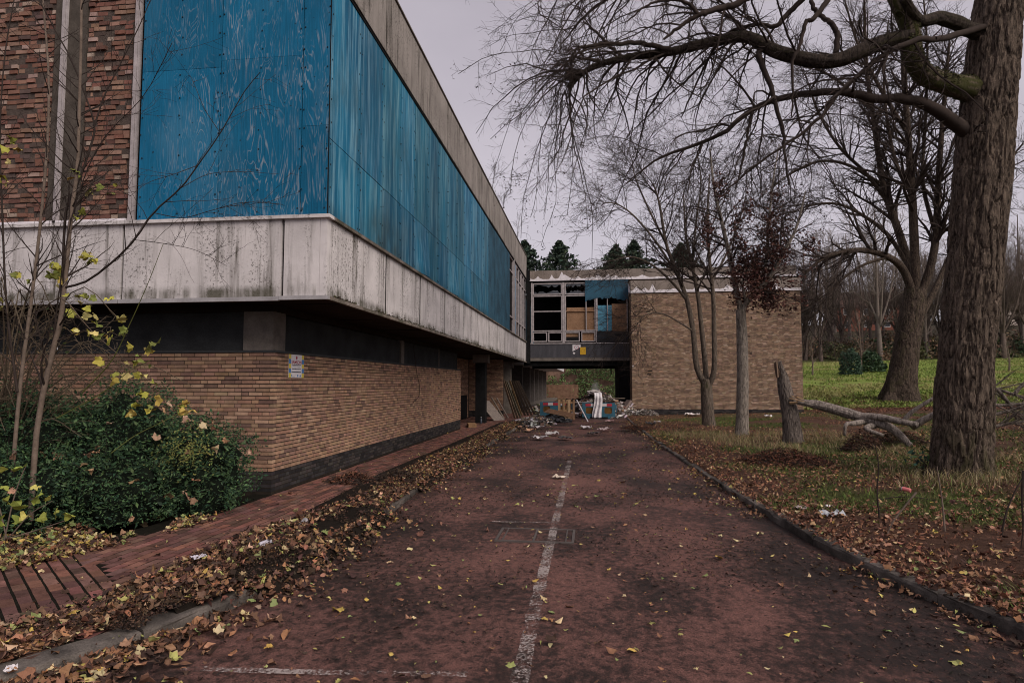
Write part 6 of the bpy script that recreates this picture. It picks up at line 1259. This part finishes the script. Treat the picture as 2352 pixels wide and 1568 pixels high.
q = ground_at(2060, 1015); brush('brush_pile', 'low dead brambles beside the end of the log', (q[0], q[1], q[2]), .7, .35, 260, [(.11, .055, .036), (.07, .04, .03), (.09, .08, .035)])
q = ground_at(1480, 985); brush('brush_pile', 'brown leaf heap on the right kerb near the brick block', (q[0] - .3, q[1], q[2]), .6, .12, 120, RUS)
# bare fallen branches to the right of the big tree
fbn = thing('fallen_branches', 'pale fallen branches lying behind the big trunk at the right edge', 'branches', ground_at(2330, 985)); ps = []
for a in ([(2230, 880), (2290, 893), (2352, 912), (2420, 925)], [(2240, 925), (2300, 930), (2360, 925), (2430, 915)], [(2250, 960), (2310, 945), (2352, 932), (2400, 915)], [(2260, 985), (2320, 972), (2380, 965)], [(2290, 893), (2320, 930), (2340, 975)], [(2330, 905), (2352, 880), (2400, 850)]): ps.append(spline(pxpath([(x, y, 15.5) for x, y in a]), 14))
P = np.stack(ps); r = np.tile(np.linspace(.045, .018, 14), (len(P), 1))
for k in range(len(P)): G().tubes(P[k], r[k], 7, ZERO).build('branch', MAT['bark_dead'], fbn, smooth=True)
A, a_ = grow(P, r, 60, .9, (30, 60), 6, 0, .12, .5, .005); B, b_ = grow(A, a_, 200, .4, (30, 60), 4, 0, .12, .6, .004); G().tubes(A, a_, 4, ZERO).tubes(B, b_, 3, ZERO).build('twigs', MAT['bark_dead'], fbn, kind='stuff')
# bramble stems and a bare shoot on the verge
for k, (pts, lab) in enumerate((([(2105, 1130), (2080, 1160), (2050, 1200), (2035, 1235)], 'curved pale stick lying on the verge before the big tree'), ([(2170, 1220), (2165, 1160), (2158, 1110), (2152, 1070)], 'upright pale stick at the foot of the big trunk'), ([(1950, 1180), (2010, 1150), (2080, 1140), (2160, 1150)], 'thin arching bramble stem across the verge'), ([(2020, 1190), (2015, 1130), (2018, 1070), (2010, 1020)], 'dark upright dead stem on the verge'), ([(2300, 1230), (2310, 1180), (2330, 1130), (2352, 1090)], 'thin dead stalk leaning at the right edge'), ([(2350, 1080), (2348, 1150), (2350, 1210), (2345, 1260)], 'straight dead stalk at the extreme right edge'))):
    b0 = ground_at(*pts[0]) if k in (1, 3, 4) else None; Yk = ground_at(*pts[-1 if b0 is None else 0])[1]; p = spline(pxpath([(x, y, Yk) for x, y in pts]), 16); tag(G().tubes(p, np.linspace(.012, .005, 16), 5).build('dead_stem', MAT['bark_pale'] if k in (0, 1) else MAT['bark'], None), lab, 'stick')
# young laurel and seedlings at the big tree's foot
q = ground_at(2120, 1092); lr = thing('laurel_seedling', 'dark glossy-leaved seedling at the left foot of the big trunk', 'plant', q); N = 46; P = q + rng.normal(0, 1, (N, 3)) * [.16, .12, .12] + [0, 0, .28]
for p, c in zip(P, pal(N, [(.03, .07, .05), (.045, .09, .06), (.06, .10, .04)], v=.25)): g = G(); scatter(g, 'oval', p[None], [rng.uniform(.08, .13)], c[None], .7, .7); g.build('leaf', MAT['leaf'], lr)
G().tubes(np.stack([np.stack([q, q + [rng.normal(0, .05), rng.normal(0, .05), .2], q + [rng.normal(0, .15), rng.normal(0, .12), .36]]) for _ in range(7)]), np.tile([[.008, .006, .003]], (7, 1)), 5).build('stems', MAT['bark'], lr, kind='stuff')

# litter
def scrap(name, label, px, py, size, col, cat, seed, on_road=False, mat='colr', zoff=0.0):
    q = ground_at(px, py) if not on_road else None
    if on_road: d = ray(px, py); q = np.array([0, 0, EYE]) + d * ((ROAD_Z + .01 - EYE) / d[2])
    n = 9; U, Vv = np.meshgrid(np.linspace(-.5, .5, n), np.linspace(-.5, .5, n)); z = (fbm(np.stack([U * 4 + seed, Vv * 4, U * 0], -1), 3, seed) - .3) * .55
    edge_ = 1 + .35 * (fbm(np.stack([U * 5, Vv * 5 + seed, U * 0], -1), 2, seed + 2) - .5); ii = np.arange(n * n).reshape(n, n)
    V = np.stack([U * edge_ * size * 1.3, Vv * edge_ * size, np.maximum(z, 0.02) * size], -1).reshape(-1, 3); a = seed * 1.7; V = np.c_[V[:, 0] * math.cos(a) - V[:, 1] * math.sin(a), V[:, 0] * math.sin(a) + V[:, 1] * math.cos(a), V[:, 2]]
    o = G().add(V + q + [0, 0, .02 + zoff], np.stack([ii[:-1, :-1], ii[:-1, 1:], ii[1:, 1:], ii[1:, :-1]], -1).reshape(-1, 4), col).build(name, MAT[mat], None); tag(o, label, cat); md = o.modifiers.new('thick', 'SOLIDIFY'); md.thickness = .003
WH = (.66, .62, .64)
scrap('plastic_sheet', 'grey-white plastic sheet on the right verge', 1912, 1185, .22, (.42, .43, .46), 'litter', 2)
scrap('paper_scrap', 'white paper scrap left of the grey plastic on the verge', 1838, 1170, .11, (.6, .5, .47), 'litter', 3)
scrap('paper_scrap', 'small white scrap just above the grey plastic sheet', 1900, 1165, .08, WH, 'litter', 4)
scrap('paper_scrap', 'white scrap in the leaves at the bottom left corner', 25, 1543, .06, WH, 'litter', 5)
scrap('flattened_packet', 'flat pale packet lying on the centre line of the road', 1285, 1098, .16, (.55, .46, .38), 'litter', 6, True)
scrap('paper_scrap', 'white paper on the kerb debris beyond the brush pile', 1012, 1076, .14, WH, 'litter', 7)
scrap('paper_scrap', 'crumpled white paper in the left kerb leaves near the can', 455, 1303, .09, (.55, .52, .6), 'litter', 8, zoff=.07)
scrap('plastic_bag', 'long pale plastic strip on the grass below the brick block', 1590, 955, .55, (.62, .55, .55), 'litter', 9)
scrap('plastic_bag', 'white plastic bag on the grass by the pale trunk', 1765, 958, .3, WH, 'litter', 10)
scrap('paper_scrap', 'white scrap on the verge left of the spreading tree', 1510, 970, .22, WH, 'litter', 11)
scrap('dark_wrapper', 'black and white wrapper on the grass by the kerb end', 1495, 975, .4, (.08, .08, .09), 'litter', 12)
scrap('red_wrapper', 'red and white wrapper on the road in front of the barrier', 1400, 968, .3, (.45, .3, .3), 'litter', 13, True)
for k, (x, y, c) in enumerate(((1235, 985, WH), (1215, 992, (.5, .3, .2)), (1255, 975, WH), (1200, 975, (.4, .4, .45)), (1268, 1000, (.45, .42, .42)), (1228, 965, (.3, .3, .33)), (1185, 985, (.35, .2, .14)), (1345, 985, WH), (1365, 1000, (.08, .07, .07)), (1300, 1010, (.1, .09, .09)), (1390, 990, (.5, .4, .4)), (1240, 1010, WH))):
    scrap('rubbish_scrap', ('white scrap among the rubbish left of the white line far end', 'orange-brown card in the rubbish spill near the bags', 'white scrap just in front of the black bags', 'grey scrap on the kerb end by the leaning planks', 'pale scrap on the road right of the rubbish spill', 'dark grey scrap beside the flattened black bag', 'brown scrap on the pavement edge by the planks', 'white and red scrap on the road before the barrier', 'black scrap on the road right of the white line', 'dark scrap straddling the far end of the white line', 'pinkish scrap near the right kerb before the barrier', 'white lump nearest the camera in the rubbish spill')[k], x, y, .34, c, 'litter', 20 + k, True, zoff=.03)
def can(label, px, py, col, zoff, rz, h=.12, r=.033, top=None):
    q = ground_at(px, py) + [0, 0, zoff]; t = thing('drink_can', label, 'can', q); a = np.linspace(0, 2 * np.pi, 15)[:-1]; d = np.array([math.cos(rz), math.sin(rz), .15]); P = np.stack([q - d * h / 2 + [0, 0, r], q - d * h * .4 + [0, 0, r], q + d * h * .4 + [0, 0, r], q + d * h / 2 + [0, 0, r]])
    G().tubes(P, np.array([r * .8, r, r, r * .8]), 14, col, cap=True).build('body', MAT['gloss'], t); G().tubes(P[2:] + d * .002, np.array([r * 1.02, r * .82]), 14, (.55, .55, .58), cap=True).build('rim', MAT['gloss'], t)
can('red and white drinks can lying on the grass at the right', 2082, 1132, (.6, .16, .16), .02, 2.4)
can('silver drinks can in the leaf drift along the left kerb', 608, 1278, (.5, .48, .56), .09, 1.0)
# paper cup
q = ground_at(690, 1218) + [0, 0, .07]; cu_ = thing('paper_cup', 'white paper cup tilted in the leaves along the left kerb', 'cup', q); d = unit(np.array([.8, -.4, .6])); G().tubes(np.stack([q, q + d * .05, q + d * .1]), np.array([.02, .026, .031]), 14, (.7, .68, .7)).build('cup_wall', MAT['col'], cu_); G().tubes(np.stack([q + d * .098, q + d * .104]), np.array([.033, .033]), 14, (.7, .68, .7)).build('cup_rim', MAT['col'], cu_)
# thin smoke from the heap
u, v = np.meshgrid(np.linspace(0, 2 * np.pi, 16, endpoint=False), np.linspace(.02, np.pi - .02, 10)); d = np.stack([np.sin(v) * np.cos(u), np.sin(v) * np.sin(u), np.cos(v)], -1); V = np.array([.22, 33.3, 1.42]) + d * np.array([.22, .2, .42]) * (.8 + .4 * fbm(d * 2, 2, 3))[..., None]; i = np.arange(9)[:, None] * 16; k = np.arange(16)[None]; k2 = (k + 1) % 16
sm = bpy.data.materials.new('thin_smoke'); sm.use_nodes = True; t_ = sm.node_tree; t_.nodes.clear(); ov = t_.nodes.new('ShaderNodeOutputMaterial'); pv = t_.nodes.new('ShaderNodeVolumePrincipled'); pv.inputs['Color'].default_value = (.85, .85, .9, 1); nz = t_.nodes.new('ShaderNodeTexNoise'); nz.inputs['Scale'].default_value = 5; mr = t_.nodes.new('ShaderNodeMapRange'); mr.inputs[1].default_value = .4; mr.inputs[2].default_value = .7; mr.inputs[3].default_value = 0; mr.inputs[4].default_value = 3.2
gm = t_.nodes.new('ShaderNodeNewGeometry'); t_.links.new(gm.outputs['Position'], nz.inputs['Vector']); t_.links.new(nz.outputs[0], mr.inputs[0]); t_.links.new(mr.outputs[0], pv.inputs['Density']); t_.links.new(pv.outputs[0], ov.inputs['Volume'])
o = link('smoke', new_mesh('smoke', V.reshape(-1, 3), [np.stack([i + k, i + 16 + k, i + 16 + k2, i + k2], -1).reshape(-1, 4), np.array([np.arange(16)[::1]]), np.array([np.arange(16)[::-1] + 144])]), sm, None, kind='stuff'); tag(o, 'wisp of pale smoke rising from the rubbish heap', 'smoke')
